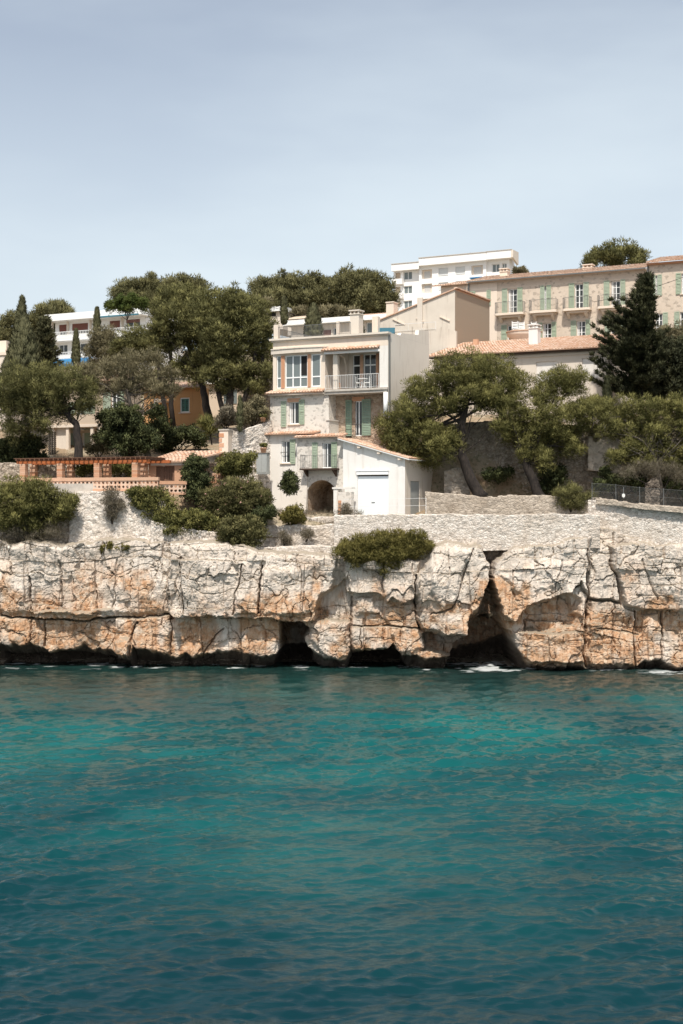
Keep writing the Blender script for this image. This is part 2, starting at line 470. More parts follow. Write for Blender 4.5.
def cards(c, axis, L, W, tint, out=None):
    """leaf or needle triangles: base centres c, axes, lengths, widths"""
    n = len(c)
    s = np.cross(axis, unit(n)); s /= np.linalg.norm(s, axis=1)[:, None]+1e-9
    out = axis if out is None else out
    fn = np.cross(s, axis); s = np.where((np.einsum('ij,ij->i', fn, out) < 0)[:, None], -s, s); fn = np.cross(s, axis)
    P = np.empty((n, 3, 3)); P[:, 0] = c-s*W[:, None]/2; P[:, 1] = c+s*W[:, None]/2; P[:, 2] = c+axis*L[:, None]
    nm = out*.72+fn*.38; nm /= np.linalg.norm(nm, axis=1)[:, None]+1e-9
    return P.reshape(-1, 3), np.stack([tint, *nm.T], 1)
def puffs(C, Rr, per, L, W, up=.45, flat=.8, tj=.13):
    """tufts: for every puff centre a ball of outward needles"""
    n = len(C); N = n*per
    idx = np.repeat(np.arange(n), per)
    d = unit(N); d[:, 2] = np.where(NR.random(N) < .45, np.abs(d[:, 2]), d[:, 2])
    rad = Rr[idx]*NR.uniform(.15, 1, N)**.6
    pos = C[idx]+d*rad[:, None]*np.array([1, 1, flat])
    ax = d+unit(N)*.55+np.array([0, 0, up]); ax /= np.linalg.norm(ax, axis=1)[:, None]
    pt = NR.uniform(0, 1, n)**1.15
    t = pt[idx]+NR.uniform(-tj, tj, N)
    return cards(pos, ax, L*NR.uniform(.6, 1.3, N), W*NR.uniform(.7, 1.3, N), t, d)
def lobe_points(c, r, sp, under=.35):
    n = max(6, int(4*math.pi*r*r*.75/(sp*sp)))
    d = unit(n*2); d = d[(d[:, 2] > -under) | (NR.random(n*2) < .25)][:n]
    rr = r*NR.uniform(.55, 1.14, len(d))
    return np.array(c)+d*rr[:, None]*np.array([1, 1, .92])
def crown(lobes, Y, deep=1.0, sp=.66, pr=.40, per=104, L=.20, W=.044, back=True, up=.3, flat=.95, jy=.5):
    Cs = []
    for lb in lobes:
        px, py, r = lb[:3]; dy = lb[3] if len(lb) > 3 else rnd.uniform(-jy, jy)*r*Y/F
        c = at(px, py, Y+dy); rm = r*Y/F
        Cs.append(lobe_points(c, rm, sp))
        Cs.append(np.array(c)+unit(max(4, int(10*rm)))*rm*.45)
        if back:
            c2 = (c[0]+rnd.uniform(-.3, .3)*rm, c[1]+rm*1.5*deep, c[2]-rm*rnd.uniform(.0, .4))
            Cs.append(lobe_points(c2, rm*.85, sp*1.25))
    C = np.concatenate(Cs); Rr = pr*NR.uniform(.65, 1.25, len(C))
    return puffs(C, Rr, per, L, W, up, flat)
def limb(mb, a, b, r0, r1, bend=.25, n=6, seg=7):
    a = Vector(a); b = Vector(b); L = (b-a).length
    off = Vector((rnd.uniform(-1, 1), rnd.uniform(-1, 1), rnd.uniform(.1, .7)))*L*bend
    pts = []; rr = []
    for i in range(n+1):
        t = i/n; p = a.lerp(b, t)+off*(t*(1-t))*1.6
        if 0 < i < n: p += Vector((rnd.uniform(-1, 1), rnd.uniform(-1, 1), rnd.uniform(-1, 1)))*L*.02
        pts.append(p); rr.append(r0+(r1-r0)*t)
    mb.tube(pts, rr, seg)
TREES = 0
def tree(name, label, cat, lobes, Y, trunk, r0=.25, fm='pine_green', bark='bark', group=None, twigs=0, grow=1.1, stems=(), **k):
    """trunk: list of (px,py[,dy]) from the ground up; limbs run from it into every lobe"""
    lobes = [(a[0], a[1], a[2]*grow*rnd.uniform(.9, 1.12)) for a in lobes]
    pts = [Vector(at(p[0], p[1], Y+(p[2] if len(p) > 2 else 0))) for p in trunk]
    base = tuple(pts[0])
    root = empty(name, base, 0, label, cat, group)
    m = MB()
    n = len(pts); dense = []; rr = []
    for i in range(n-1):
        for j in range(4):
            t = j/4; p = pts[i].lerp(pts[i+1], t); f = (i+t)/(n-1)
            dense.append(p+Vector((rnd.uniform(-1, 1), rnd.uniform(-1, 1), 0))*r0*.12); rr.append(r0*(1-.55*f)*(1.35 if i+j == 0 else 1))
    dense.append(pts[-1]); rr.append(r0*.42)
    m.tube(dense, rr, 10)
    for sp_ in stems:
        q = [Vector(at(p[0], p[1], Y+(p[2] if len(p) > 2 else 0))) for p in sp_]
        m.tube(q, [r0*.62*(1-.5*i/len(q)) for i in range(len(q))], 9)
    for lb in lobes:
        c = Vector(at(lb[0], lb[1]+lb[2]*.2, Y))
        i = rnd.randrange(len(dense)*2//3, len(dense)); 
        best = min(range(len(dense)//2, len(dense)), key=lambda q: (dense[q]-c).length+.3*abs(q-i))
        limb(m, dense[best], c, max(.03, rr[best]*.5), .025, .18)
    for q in range(twigs):
        lb = rnd.choice(lobes); c = Vector(at(lb[0]+rnd.uniform(-.6, .6)*lb[2], lb[1]+lb[2]*rnd.uniform(.5, 1.0), Y-.2))
        limb(m, dense[len(dense)//2], c, .035, .012, .3)
    m.recenter(base); m.build('trunk', bark, root, True)
    P, T = crown(lobes, Y, **k)
    tri_mesh('crown', P, T, fm, root, base)
    return root
def shrub(name, label, cat, lobes, Y, base, fm='shrub_green', group=None, flowers=0, stems=True, **k):
    kw = dict(sp=.36, pr=.28, per=60, L=.13, W=.085, up=.2, deep=.5); kw.update(k)
    b = at(base[0], base[1], Y+.3)
    root = empty(name, b, 0, label, cat, group)
    if stems:
        m = MB()
        for lb in lobes: limb(m, b, at(lb[0], lb[1], Y), .05, .012, .2, 5, 6)
        m.recenter(b); m.build('stem', 'bark', root, True)
    P, T = crown(lobes, Y, **kw)
    tri_mesh('foliage', P, T, fm, root, b)
    if flowers:
        Cs = []
        for lb in lobes:
            rm = lb[2]*Y/F; d = unit(flowers); d[:, 1] = -np.abs(d[:, 1]); d[:, 2] = np.abs(d[:, 2])
            Cs.append(np.array(at(lb[0], lb[1], Y))+d*rm*1.12)
        C = np.concatenate(Cs)
        P, T = puffs(C, np.full(len(C), .06), 8, .07, .07); f = tri_mesh('blossom', P, T, 'flower_pink', root, b)
    return root
def cypress(name, label, Y, px, top, bot, hw, fm='cypress_green', group=None, shape=1.0, per=46, L=.26, W=.07, cat='tree'):
    x, y, z1 = at(px, top, Y); z0 = at(px, bot, Y)[2]; H = z1-z0; w = hw*Y/F
    root = empty(name, (x, y, z0), 0, label, cat, group)
    MB().tube([(0, 0, 0), (.02, .01, H*.5), (0, 0, H*.92)], [max(.06, w*.14), max(.04, w*.08), .02], 8).build('trunk', 'bark', root, True)
    pr = max(.16, w*.24)
    n = int(26+H*w*26/max(.25, pr))
    t = NR.random(n)**.9
    prof = np.minimum(1, (1-t)**.62*1.25*shape)*np.minimum(1, .55+t*3)
    a = NR.uniform(0, 2*math.pi, n); q = w*prof*NR.uniform(.55, 1.08, n)
    C = np.stack([x+np.cos(a)*q, y+np.sin(a)*q, z0+.1+t*H*.98], 1)
    C[0] = (x, y, z1-pr*.5)
    N = n*per; idx = np.repeat(np.arange(n), per)
    d = unit(N); pos = C[idx]+d*(pr*NR.uniform(.2, 1, N)*np.where(t[idx] > .9, .6, 1))[:, None]*np.array([.8, .8, 1.2])
    ax = d*.5+np.array([0, 0, 1.])+unit(N)*.3; ax /= np.linalg.norm(ax, axis=1)[:, None]
    P, T = cards(pos, ax, L*NR.uniform(.6, 1.3, N), W*NR.uniform(.7, 1.3, N), NR.uniform(.1, .9, n)[idx]+NR.uniform(-.25, .25, N), d*.7+np.stack([np.cos(a), np.sin(a), a*0+.2], 1)[idx]*.5)
    tri_mesh('crown', P, T, fm, root, (x, y, z0))
    return root
def conifer(name, label, Y, px, top, bot, left, right, nb=80, fm='dark_conifer', lean=0, group=None):
    """open conifer with raised sprays: left/right give the reach in pixels at heights 0..1"""
    x, y, z1 = at(px, top, Y); x0, _, z0 = at(px+lean, bot, Y); H = z1-z0
    root = empty(name, (x0, y, z0), 0, label, 'tree', group)
    m = MB(); m.tube([(0, 0, 0), ((x-x0)*.5, 0, H*.5), (x-x0, 0, H*.97)], [.28, .17, .03], 10)
    C = []; A = []; S = []
    for i in range(nb):
        t = (i+rnd.random())/nb; t = .08+.9*t
        az = rnd.uniform(0, 2*math.pi); cs = math.cos(az)
        rl = np.interp(t, *zip(*left)); rr_ = np.interp(t, *zip(*right))
        reach = (rr_ if cs > 0 else rl)*Y/F*rnd.uniform(.4, 1.15)
        depth = (rl+rr_)/2*Y/F*rnd.uniform(.6, 1)
        dx = cs*reach; dy = math.sin(az)*depth; Lh = math.hypot(dx, dy)
        p0 = Vector((x0+(x-x0)*t, y, z0+H*t)); up = Lh*rnd.uniform(.15, .75)
        p1 = p0+Vector((dx, dy, up))
        m.tube([p0-Vector((x0, y, z0)), p0.lerp(p1, .5)-Vector((x0, y, z0+Lh*.06)), p1-Vector((x0, y, z0))], [.05, .03, .01], 5)
        dirv = (p1-p0).normalized(); n = max(2, int(Lh/.28))
        for j in range(n):
            f = (j+.7)/n
            c = p0.lerp(p1, f)-Vector((0, 0, Lh*.06*math.sin(f*math.pi)))
            C.append(c); A.append(dirv); S.append((.31*(1-.5*f)))
            if rnd.random() < .8:
                sd = dirv.cross(Vector((0, 0, 1))); w = rnd.choice((-1, 1))*rnd.uniform(.15, .5)*(1-.5*f)
                C.append(c+sd*w+dirv*.1); A.append((dirv+sd*w).normalized()); S.append(.22)
    C = np.array([tuple(c) for c in C]); A = np.array([tuple(a) for a in A]); S = np.array(S)
    per = 46; n = len(C); idx = np.repeat(np.arange(n), per); N = n*per
    d = unit(N); pos = C[idx]+d*(S[idx]*NR.uniform(.1, 1, N))[:, None]*np.array([1, 1, .8])
    ax = A[idx]*.8+d*.6+np.array([0, 0, .35])+unit(N)*.2; ax /= np.linalg.norm(ax, axis=1)[:, None]
    P, T = cards(pos, ax, .24*NR.uniform(.6, 1.3, N), .065*NR.uniform(.7, 1.3, N), NR.uniform(.1, .9, n)[idx]+NR.uniform(-.2, .2, N), d)
    m.build('trunk', 'bark', root, True); tri_mesh('crown', P, T, fm, root, (x0, y, z0))
    return root
# ================================================================== camera, light, sky
cam = bpy.data.objects.new('camera', bpy.data.cameras.new('camera')); COL.objects.link(cam)
cam.location = (0, 0, ZC); cam.rotation_euler = (R(90), 0, 0)
cam.data.sensor_fit = 'HORIZONTAL'; cam.data.sensor_width = 24; cam.data.lens = F/683*24
cam.data.clip_end = 3000; cam.data.clip_start = .5
scene.camera = cam
ELEV, AZ = 58.0, 5.0                              # the sun stands behind the camera, a little to its left
sx, sy, sz = -math.sin(R(AZ))*math.cos(R(ELEV)), -math.cos(R(AZ))*math.cos(R(ELEV)), math.sin(R(ELEV))
sl = bpy.data.lights.new('sun', 'SUN'); sl.energy = 3.3; sl.angle = R(1.5); sl.color = (1, .945, .86)
so = bpy.data.objects.new('sun', sl); COL.objects.link(so)
so.rotation_euler = Vector((sx, sy, sz)).to_track_quat('Z', 'Y').to_euler(); so.location = (0, -20, 80)
w = bpy.data.worlds.new('World'); scene.world = w; w.use_nodes = True
nt = w.node_tree; nt.nodes.clear(); N_ = nt.nodes.new
wo = N_('ShaderNodeOutputWorld'); bg = N_('ShaderNodeBackground'); bg.inputs[1].default_value = .13
sky = N_('ShaderNodeTexSky'); sky.sky_type = 'NISHITA'; sky.sun_disc = False
sky.sun_elevation = R(ELEV); sky.sun_rotation = R(180+AZ); sky.air_density = 1.0; sky.dust_density = 2.2; sky.ozone_density = 2.0
hs = N_('ShaderNodeHueSaturation'); hs.inputs['Saturation'].default_value = .62; hs.inputs['Value'].default_value = .72
nt.links.new(sky.outputs[0], hs.inputs['Color'])
tc = N_('ShaderNodeTexCoord'); mp = N_('ShaderNodeMapping'); mp.inputs['Scale'].default_value = (1, 1, 3.2); mp.inputs['Rotation'].default_value = (0, .25, .4)
nt.links.new(tc.outputs['Generated'], mp.inputs[0])
nz = N_('ShaderNodeTexNoise'); nz.inputs['Scale'].default_value = 2.1; nz.inputs['Detail'].default_value = 5; nz.inputs['Roughness'].default_value = .5
nt.links.new(mp.outputs[0], nz.inputs['Vector'])
mr = N_('ShaderNodeMapRange'); mr.interpolation_type = 'SMOOTHSTEP'
for i, v in enumerate((.34, .74, -.16, .24)): mr.inputs[i+1].default_value = v
nt.links.new(nz.outputs['Fac'], mr.inputs[0])
mx = N_('ShaderNodeMix'); mx.data_type = 'RGBA'; mx.inputs[7].default_value = (4.05, 4.55, 4.82, 1)   # thin high cloud
sxyz = N_('ShaderNodeSeparateXYZ'); nt.links.new(tc.outputs['Generated'], sxyz.inputs[0])
m2 = N_('ShaderNodeMapRange'); nt.links.new(sxyz.outputs[2], m2.inputs[0])       # the haze veil thins with height
for i, v in enumerate((.10, .38, .84, .12)): m2.inputs[i+1].default_value = v
ad_ = N_('ShaderNodeMath'); ad_.operation = 'ADD'; ad_.use_clamp = True; nt.links.new(m2.outputs[0], ad_.inputs[0]); nt.links.new(mr.outputs[0], ad_.inputs[1])
nt.links.new(ad_.outputs[0], mx.inputs[0]); nt.links.new(hs.outputs[0], mx.inputs[6])
nt.links.new(mx.outputs[2], bg.inputs[0]); nt.links.new(bg.outputs[0], wo.inputs[0])
vs = scene.view_settings
vs.view_transform = 'Standard'; vs.look = 'None'; vs.gamma = 1; vs.exposure = .66; vs.use_curve_mapping = False

# ================================================================== water
def make_water():
    rows = []
    y = 8.0
    while y < 93.5:
        rows.append(y); y += min(.22, max(.06, y*y/1400*.55/10*1.0))
    yy = np.array(rows); nx = 900
    s = np.linspace(-1, 1, nx)
    Y = np.repeat(yy[:, None], nx, 1); X = s[None, :]*(15+.36*Y)
    g = np.random.default_rng(5); H = np.zeros(X.shape); DX = H.copy(); DY = H.copy()
    for i in range(260):
        lam = .24*(18**g.random())
        th = g.normal(.22, .46)+math.pi/2                # waves run mostly along the view
        k = 2*math.pi/lam; a = .0043*lam**.78*g.uniform(.4, 1.2)*(1.15 if lam < 1.6 else .8)
        ph = g.uniform(0, 6.28); kx, ky = k*math.cos(th), k*math.sin(th)
        arg = kx*X+ky*Y+ph
        c = np.cos(arg); H += a*c; sn = np.sin(arg)*a*.75
        DX -= sn*math.cos(th); DY -= sn*math.sin(th)
    gust = .62+.75*vn(X*.09+3, Y*.05+8, 3)
    near = sst(93, 80, Y)*.55+.45
    H *= gust*near
    cl = 89.4-.055*X-Y                                   # metres of water left in front of the rock
    fo = sst(1.9, .0, cl)*sst(.66, .84, vn(X*.75, Y*1.6, 21)*.6+vn(X*2.6, Y*3.5, 22)*.4+.25*sst(.55, .8, vn(X*.18+1.3, Y*.02, 23)))
    o = grid_mesh('water', X+DX*.45*gust, Y+DY*.45*gust, H, 'water', {'foam': np.clip(fo*.65+.8*sst(1.5, .2, np.abs(cl-.9))*sst(17.5, 21, X)*sst(.35, .7, vn(X*1.1, Y*2.2, 27)*.5+vn(X*3.5, Y*5, 28)*.5), 0, 1)})
    tag(o, kind='structure')
    me = bpy.data.meshes.new('water'); z = -.28
    v = [(-400, -300, z), (400, -300, z), (400, 100, z), (-400, 100, z)]
    me.from_pydata(v, [], [(0, 1, 2, 3)]); tag(link_mesh('water', me, 'water'), kind='structure')
t = NT('water'); c = t.co()
big = t.noise(t.co((1, .8, 1)), .055, 4, .5); mid = t.noise(t.co((.8, 1, 1)), .22, 4)
col = t.mix(t.ramp(big, .36, .64), (.0015, .047, .051), (.003, .100, .094))
col = t.mix(t.math('MULTIPLY', t.ramp(mid, .45, .72), .45), col, (.002, .022, .028))
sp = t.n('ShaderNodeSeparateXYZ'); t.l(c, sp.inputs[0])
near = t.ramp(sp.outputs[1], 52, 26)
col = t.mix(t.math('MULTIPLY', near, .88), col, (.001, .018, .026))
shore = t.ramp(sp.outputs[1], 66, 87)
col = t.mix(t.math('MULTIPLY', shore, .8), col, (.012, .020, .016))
fo = t.attr('foam'); col = t.mix(fo, col, (.75, .77, .76))
b1 = t.bump(t.noise(t.co((.7, 1.6, 1)), 3.4, 4, .6), .20, .12)
b2 = t.bump(t.noise(t.co((.7, 1.6, 1)), 9, 3, .6), .22, .04, b1)
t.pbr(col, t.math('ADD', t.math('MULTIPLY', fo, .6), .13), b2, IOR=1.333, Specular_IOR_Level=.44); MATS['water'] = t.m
make_water()

# ================================================================== cliff
ZTOP = [(-300, 535), (0, 541), (60, 546), (95, 543), (140, 541), (170, 545), (215, 541), (250, 548), (265, 552), (330, 553), (345, 557), (425, 557), (432, 543), (482, 540), (516, 537), (545, 535), (585, 531), (600, 529), (640, 541), (683, 539), (1000, 540)]
NOTCH = [(-300, 640), (0, 645), (22, 645), (30, 641), (36, 645), (50, 652), (58, 648), (72, 650), (85, 645), (92, 652), (110, 648), (120, 655), (131, 658), (134, 646), (150, 650), (165, 655), (172, 657), (200, 656), (225, 652), (243, 653), (268, 657), (282, 652), (306, 646), (320, 656), (335, 660), (345, 662), (352, 651), (368, 650), (384, 648), (396, 655), (410, 655), (425, 659), (452, 656), (512, 640), (522, 657), (530, 666), (580, 668), (588, 670), (600, 669), (635, 669), (644, 662), (660, 660), (675, 666), (683, 667), (1000, 650)]
CAVES = [([(279, 622), (300, 621), (309, 630), (303, 641), (310, 655), (318, 672), (270, 672), (280, 650)], 4), ([(352, 655), (372, 650), (384, 651), (392, 645), (402, 658), (414, 672), (349, 672)], 3.4),
         ([(446, 672), (455, 645), (469, 624), (480, 618), (494, 617), (503, 622), (512, 638), (521, 672)], 4.2), ([(470, 622), (480, 604), (485, 588), (490, 582), (500, 610), (504, 622)], 1.5),
         ([(422, 634), (466, 634), (452, 656), (424, 652)], .9), ([(484, 548), (517, 546), (505, 553), (497, 562), (490, 588), (484, 588), (487, 560)], .8), ([(0, 655), (60, 652), (130, 660), (130, 672), (0, 672)], 1.2)]
BLOCKS = [([(-200, 530), (60, 530), (170, 530), (170, 615), (-200, 612)], .35, 4), ([(35, 612), (80, 609), (116, 610), (119, 617), (60, 620), (35, 619)], .6, 1.5),
          ([(-200, 619), (118, 619), (132, 624), (131, 655), (30, 650), (-200, 648)], .15, 3), ([(134, 618), (170, 617), (172, 655), (136, 650)], .3, 2.5), ([(115, 640), (132, 636), (133, 664), (118, 664)], .5, 3),
          ([(170, 530), (340, 545), (334, 582), (332, 590), (322, 593), (317, 601), (315, 622), (290, 621), (255, 617), (170, 617)], 1.0, 1.6),
          ([(172, 560), (183, 556), (183, 612), (172, 612)], -.25, 2), ([(236, 560), (258, 556), (252, 590), (258, 612), (235, 612)], .22, 3), ([(262, 568), (312, 566), (312, 612), (260, 614)], .25, 4),
          ([(320, 595), (334, 590), (349, 577), (352, 622), (318, 622)], -.55, 2), ([(308, 623), (350, 623), (349, 655), (330, 658), (310, 640)], .3, 3),
          ([(345, 560), (420, 560), (420, 590), (413, 600), (400, 606), (392, 600), (385, 605), (378, 594), (360, 593), (345, 594)], .75, 1.8), ([(352, 600), (372, 597), (374, 612), (355, 614)], .3, 3), ([(380, 608), (418, 604), (420, 628), (425, 650), (396, 650), (392, 630)], .25, 3),
          ([(352, 626), (384, 626), (384, 648), (353, 650)], .35, 1.5),
          ([(418, 580), (430, 545), (450, 540), (482, 546), (487, 560), (487, 577), (478, 602), (464, 634), (445, 632), (420, 627), (417, 600)], 1.35, 2.2), ([(440, 545), (470, 548), (455, 600), (435, 612), (428, 590)], .25, 6),
          ([(489, 566), (497, 556), (510, 549), (590, 536), (587, 600), (579, 580), (570, 590), (545, 598), (523, 606), (512, 621), (500, 613), (490, 590)], 1.05, 2.0), ([(500, 575), (545, 560), (575, 562), (560, 585), (520, 598)], .25, 5),
          ([(523, 607), (545, 599), (570, 591), (579, 598), (576, 632), (523, 632)], -.75, 3), ([(568, 590), (580, 582), (586, 600), (583, 614), (570, 612)], .6, 2), ([(512, 632), (545, 630), (580, 622), (584, 662), (530, 664), (514, 650)], .55, 3),
          ([(589, 536), (607, 545), (614, 575), (621, 600), (589, 600)], .5, 1.6), ([(589, 602), (620, 602), (636, 612), (640, 666), (589, 666)], .35, 1.8), ([(609, 545), (690, 540), (1000, 540), (1000, 610), (683, 610), (655, 612), (640, 608), (626, 602), (616, 575)], .85, 2.2),
          ([(637, 616), (660, 614), (662, 660), (640, 664)], .2, 2), ([(662, 612), (1000, 612), (1000, 660), (664, 660)], .1, 2)]
CRACKS = [([(587, 530), (586, 570), (588, 600), (585, 630), (584, 666)], 1.0, 1.1), ([(607, 545), (615, 575), (622, 606)], .6, .8), ([(635, 611), (634, 640), (637, 666)], .7, .8), ([(0, 617), (60, 620), (120, 618), (171, 616)], .6, .9), ([(183, 556), (184, 612)], .45, .7),
          ([(234, 613), (237, 590), (243, 565)], .5, .8), ([(259, 612), (262, 585), (264, 566)], .7, .9), ([(131, 664), (131, 640), (139, 622)], .6, .9), ([(417, 575), (414, 600), (419, 628)], .7, .9), ([(351, 598), (351, 650)], .4, .9), ([(171, 560), (171, 655)], .35, .8),
          ([(31, 618), (30, 640)], .4, .9), ([(45, 620), (43, 645)], .4, .8), ([(30, 575), (33, 610)], .5, 1.2), ([(200, 660), (212, 640), (225, 628)], .3, .8), ([(300, 566), (302, 612)], .25, .8), ([(385, 560), (383, 592)], .3, .7), ([(470, 548), (462, 580), (452, 606), (430, 612)], .3, .9), ([(520, 632), (583, 631)], .35, .8), ([(545, 632), (548, 662)], .2, .7), ([(589, 601), (621, 602)], .35, .8), ([(612, 612), (614, 664)], .2, .8), ([(595, 628), (640, 634)], .25, .7), ([(560, 560), (552, 596)], .2, .8), ([(640, 560), (655, 600)], .2, .9), ([(662, 612), (662, 660)], .4, .8), ([(353, 625), (420, 628)], .35, .9), ([(362, 626), (361, 648)], .3, .7), ([(95, 560), (97, 610)], .25, .8), ([(118, 560), (112, 608)], .2, .8), ([(60, 560), (62, 608)], .25, .9)]
def make_cliff():
    xs = np.arange(-33, 33.01, .055); ns = 215
    s = np.concatenate([np.linspace(0, 1, ns)])
    X, S = np.meshgrid(xs, s)
    YC = 89.4-.055*X
    PX = CX+F*X/YC
    zt = ZC+(CY-np.interp(PX[0], *zip(*ZTOP)))*YC[0]/F+fbm(xs*.9, xs*0+4, 4, 31)*.35
    Z = -1.3+(zt[None, :]+1.3)*S
    PY = CY+(ZC-Z)*F/YC
    wx = PX+fbm(X*.9, Z*.9, 4, 40)*5+fbm(X*4, Z*4, 2, 43)*1.3; wy = PY+fbm(X*.9+50, Z*.9, 4, 41)*4+fbm(X*4+9, Z*4, 2, 44)*1.3
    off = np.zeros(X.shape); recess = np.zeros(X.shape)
    for poly, a, e in BLOCKS: off += a*sst(-e*.5, e*.9, poly_sd(wx, wy, poly))
    fr = wx*.35+PX*.65
    cell1 = worley(X*.75+fbm(X, Z, 3, 50)*.35, Z*.48+fbm(X+9, Z, 3, 51)*.5, 60)
    cell2 = worley(X*2.1+fbm(X*2, Z*2, 3, 52)*.3, Z*1.25+fbm(X*2+9, Z*2, 3, 53)*.4, 61)
    cell3 = worley(X*4.6+fbm(X*4, Z*4, 2, 54)*.35, Z*5.2, 62)
    a1 = _h((cell1[2]*9999), cell1[2]*0, 1)-.5; b1 = _h((cell1[2]*9999), cell1[2]*0, 2)-.5
    a2 = _h((cell2[2]*9999), cell2[2]*0, 1)-.5; b2 = _h((cell2[2]*9999), cell2[2]*0, 2)-.5
    a3 = _h((cell3[2]*9999), cell3[2]*0, 1)-.5
    rough = .55+.65*vn(X*.35, Z*.35, 70)
    def plates(q, k): q = q*k; f = np.floor(q); r = q-f; return (f+sst(.0, .09, r)*1.0+r*.12)/k     # broken plates with sharp edges
    off += plates(fbm(X*.42, Z*.30, 4, 140), 7)*.28+plates(fbm(X*1.5, Z*.8, 4, 141), 5)*.07*rough+plates(fbm(X*.5+7, Z*2.0, 4, 142), 6)*.05
    def jointed(w_, h_, amp, tilt, wp, sd):          # joint-bounded blocks, each with its own depth and lean
        xw = X+fbm(X*.5/w_*2, Z*.4/h_, 4, sd)*wp*w_; zw = Z+fbm(X*.4/w_+7, Z*.5/h_*2, 4, sd+1)*wp*h_+.02*X
        zi = np.floor(zw/h_); xo = xw/w_+_h(zi, zi*0, sd+2)*7; xi = np.floor(xo); fx = xo-xi; fz = zw/h_-zi
        e = np.minimum(np.minimum(fx, 1-fx)*w_, np.minimum(fz, 1-fz)*h_)
        return (_h(xi, zi, sd+3)-.5)*amp+(fx-.5)*(_h(xi, zi, sd+4)-.5)*tilt+(fz-.5)*(_h(xi, zi, sd+5)-.35)*tilt*.5-sst(.05, .0, e)*.10*(_h(xi, zi, sd+6) > .7)
    off += jointed(2.6, 3.3, .40, .50, .20, 300)+jointed(1.25, 1.9, .17, .26, .28, 320)*rough
    off += (cell1[2]-.5)*.22+cell1[3]*a1*.25+cell1[4]*b1*.2
    off += ((cell2[2]-.5)*.03+cell2[3]*a2*.14+cell2[4]*b2*.10)*rough
    off += cell3[3]*a3*.05*rough
    off -= (.16*sst(.05, .0, cell1[1]-cell1[0])*sst(.4, .6, vn(X*.5, Z*.5, 71))+.05*sst(.05, 0, cell2[1]-cell2[0])*sst(.45, .65, vn(X*.8, Z*.8, 72)))
    off += fbm(X*.35, Z*.35, 3, 80)*.45+fbm(X*5, Z*5, 4, 81)*.035*rough+fbm(X*2.6, Z*.5, 3, 82)*.16
    strata = np.abs(((Z*1.15+fbm(X*.25, Z*.4, 3, 83)*1.2) % 1)-.5)*2
    off -= .08*sst(.88, 1, strata)*sst(.35, .65, vn(X*.3, Z*.8, 84))
    crack = np.zeros(X.shape)
    for pts, dp, wd in CRACKS:
        q = sst(wd*1.5, .0, line_d(wx*.6+PX*.4, wy*.6+PY*.4, pts)); off -= dp*.8*q; crack = np.maximum(crack, q)
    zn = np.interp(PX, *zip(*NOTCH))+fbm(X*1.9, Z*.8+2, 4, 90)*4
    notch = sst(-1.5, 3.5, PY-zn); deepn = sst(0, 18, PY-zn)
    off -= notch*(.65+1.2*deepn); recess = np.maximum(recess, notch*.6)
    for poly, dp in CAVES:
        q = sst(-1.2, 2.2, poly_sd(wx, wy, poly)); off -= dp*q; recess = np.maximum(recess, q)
    off *= .8+.2*sst(1.0, .97, S)
    Yf = YC-off
    # a few rows carry the top inwards under the ground
    lip = [(.25, .06), (.6, .10), (1.2, .16), (2.2, .2), (3.6, -.1), (4.5, -1.2)]
    Ye = [Yf]; Ze = [Z]; Xe = [X]
    for dy, dz in lip:
        Xe.append(X[-1:]); Ye.append(Yf[-1:]+dy+fbm(xs*1.7, xs*0+dy, 3, 33)[None]*.12); Ze.append(Z[-1:]+dz+fbm(xs*2.1, xs*0+dy*3, 3, 34)[None]*.10)
    # mineral colours: sheltered rock stays orange, weathered rock turns pale grey, the tide line is black with lichen and the painted shade of the undercut
    on = vn(X*.55, Z*.5, 100)*.6+vn(X*1.9, Z*1.5, 101)*.4
    oran = sst(575, 628, PY+16*(on-.5)*2)*.95*sst(.1, .6, on)+sst(.5, .8, on)*.6*sst(540, 585, PY)
    for poly, a in (([(-50, 622), (26, 618), (34, 632), (22, 648), (-50, 650)], .75), ([(522, 606), (577, 592), (578, 634), (522, 634)], .75), ([(318, 592), (350, 580), (352, 622), (318, 622)], .45), ([(180, 618), (282, 620), (280, 650), (180, 652)], .3), ([(490, 580), (530, 585), (520, 625), (503, 612)], .45), ([(590, 602), (640, 612), (640, 660), (590, 662)], .2), ([(476, 580), (500, 576), (510, 624), (464, 624)], 1.1), ([(262, 585), (330, 592), (315, 618), (262, 612)], .2), ([(420, 600), (465, 600), (462, 632), (420, 626)], .35)):
        oran += a*sst(-5, 5, poly_sd(wx, wy, poly))*sst(.2, .6, on)
    oran *= sst(538, 575, PY)*1.2
    tide_shade = np.maximum(sst(-3, 2.5, PY-zn+fbm(X*3, Z*1.2, 3, 103)*4)*sst(2.6, 1.2, Z), sst(.5, .15, Z+.2*fbm(X*3, Z*3, 2, 104)))
    pad = lambda a: np.concatenate([a]+[a[-1:]]*len(lip))
    o = grid_mesh('cliff',  np.concatenate(Xe), np.concatenate(Ye), np.concatenate(Ze), 'cliff', {'oran': pad(np.clip(oran, 0, 1.3)), 'tide_shade': pad(tide_shade), 'crack': pad(crack), 'cave_shade': pad(recess)}, None, False)
    tag(o, kind='structure')
t = NT('cliff'); c = t.co()
n1 = t.noise(c, .55, 6, .6); n2 = t.noise(c, 2.4, 6, .65); n3 = t.noise(c, 9, 5, .6)
streak = t.noise(t.co((2.6, 2.6, .22)), 1.3, 5, .6)
base = t.mix(t.ramp(n1, .35, .65), (.56, .48, .40), (.685, .60, .515))
base = t.mix(t.math('MULTIPLY', t.ramp(n2, .46, .72), .40), base, (.36, .315, .27))
base = t.mix(t.math('MULTIPLY', t.ramp(streak, .52, .75), .42), base, (.27, .235, .20))
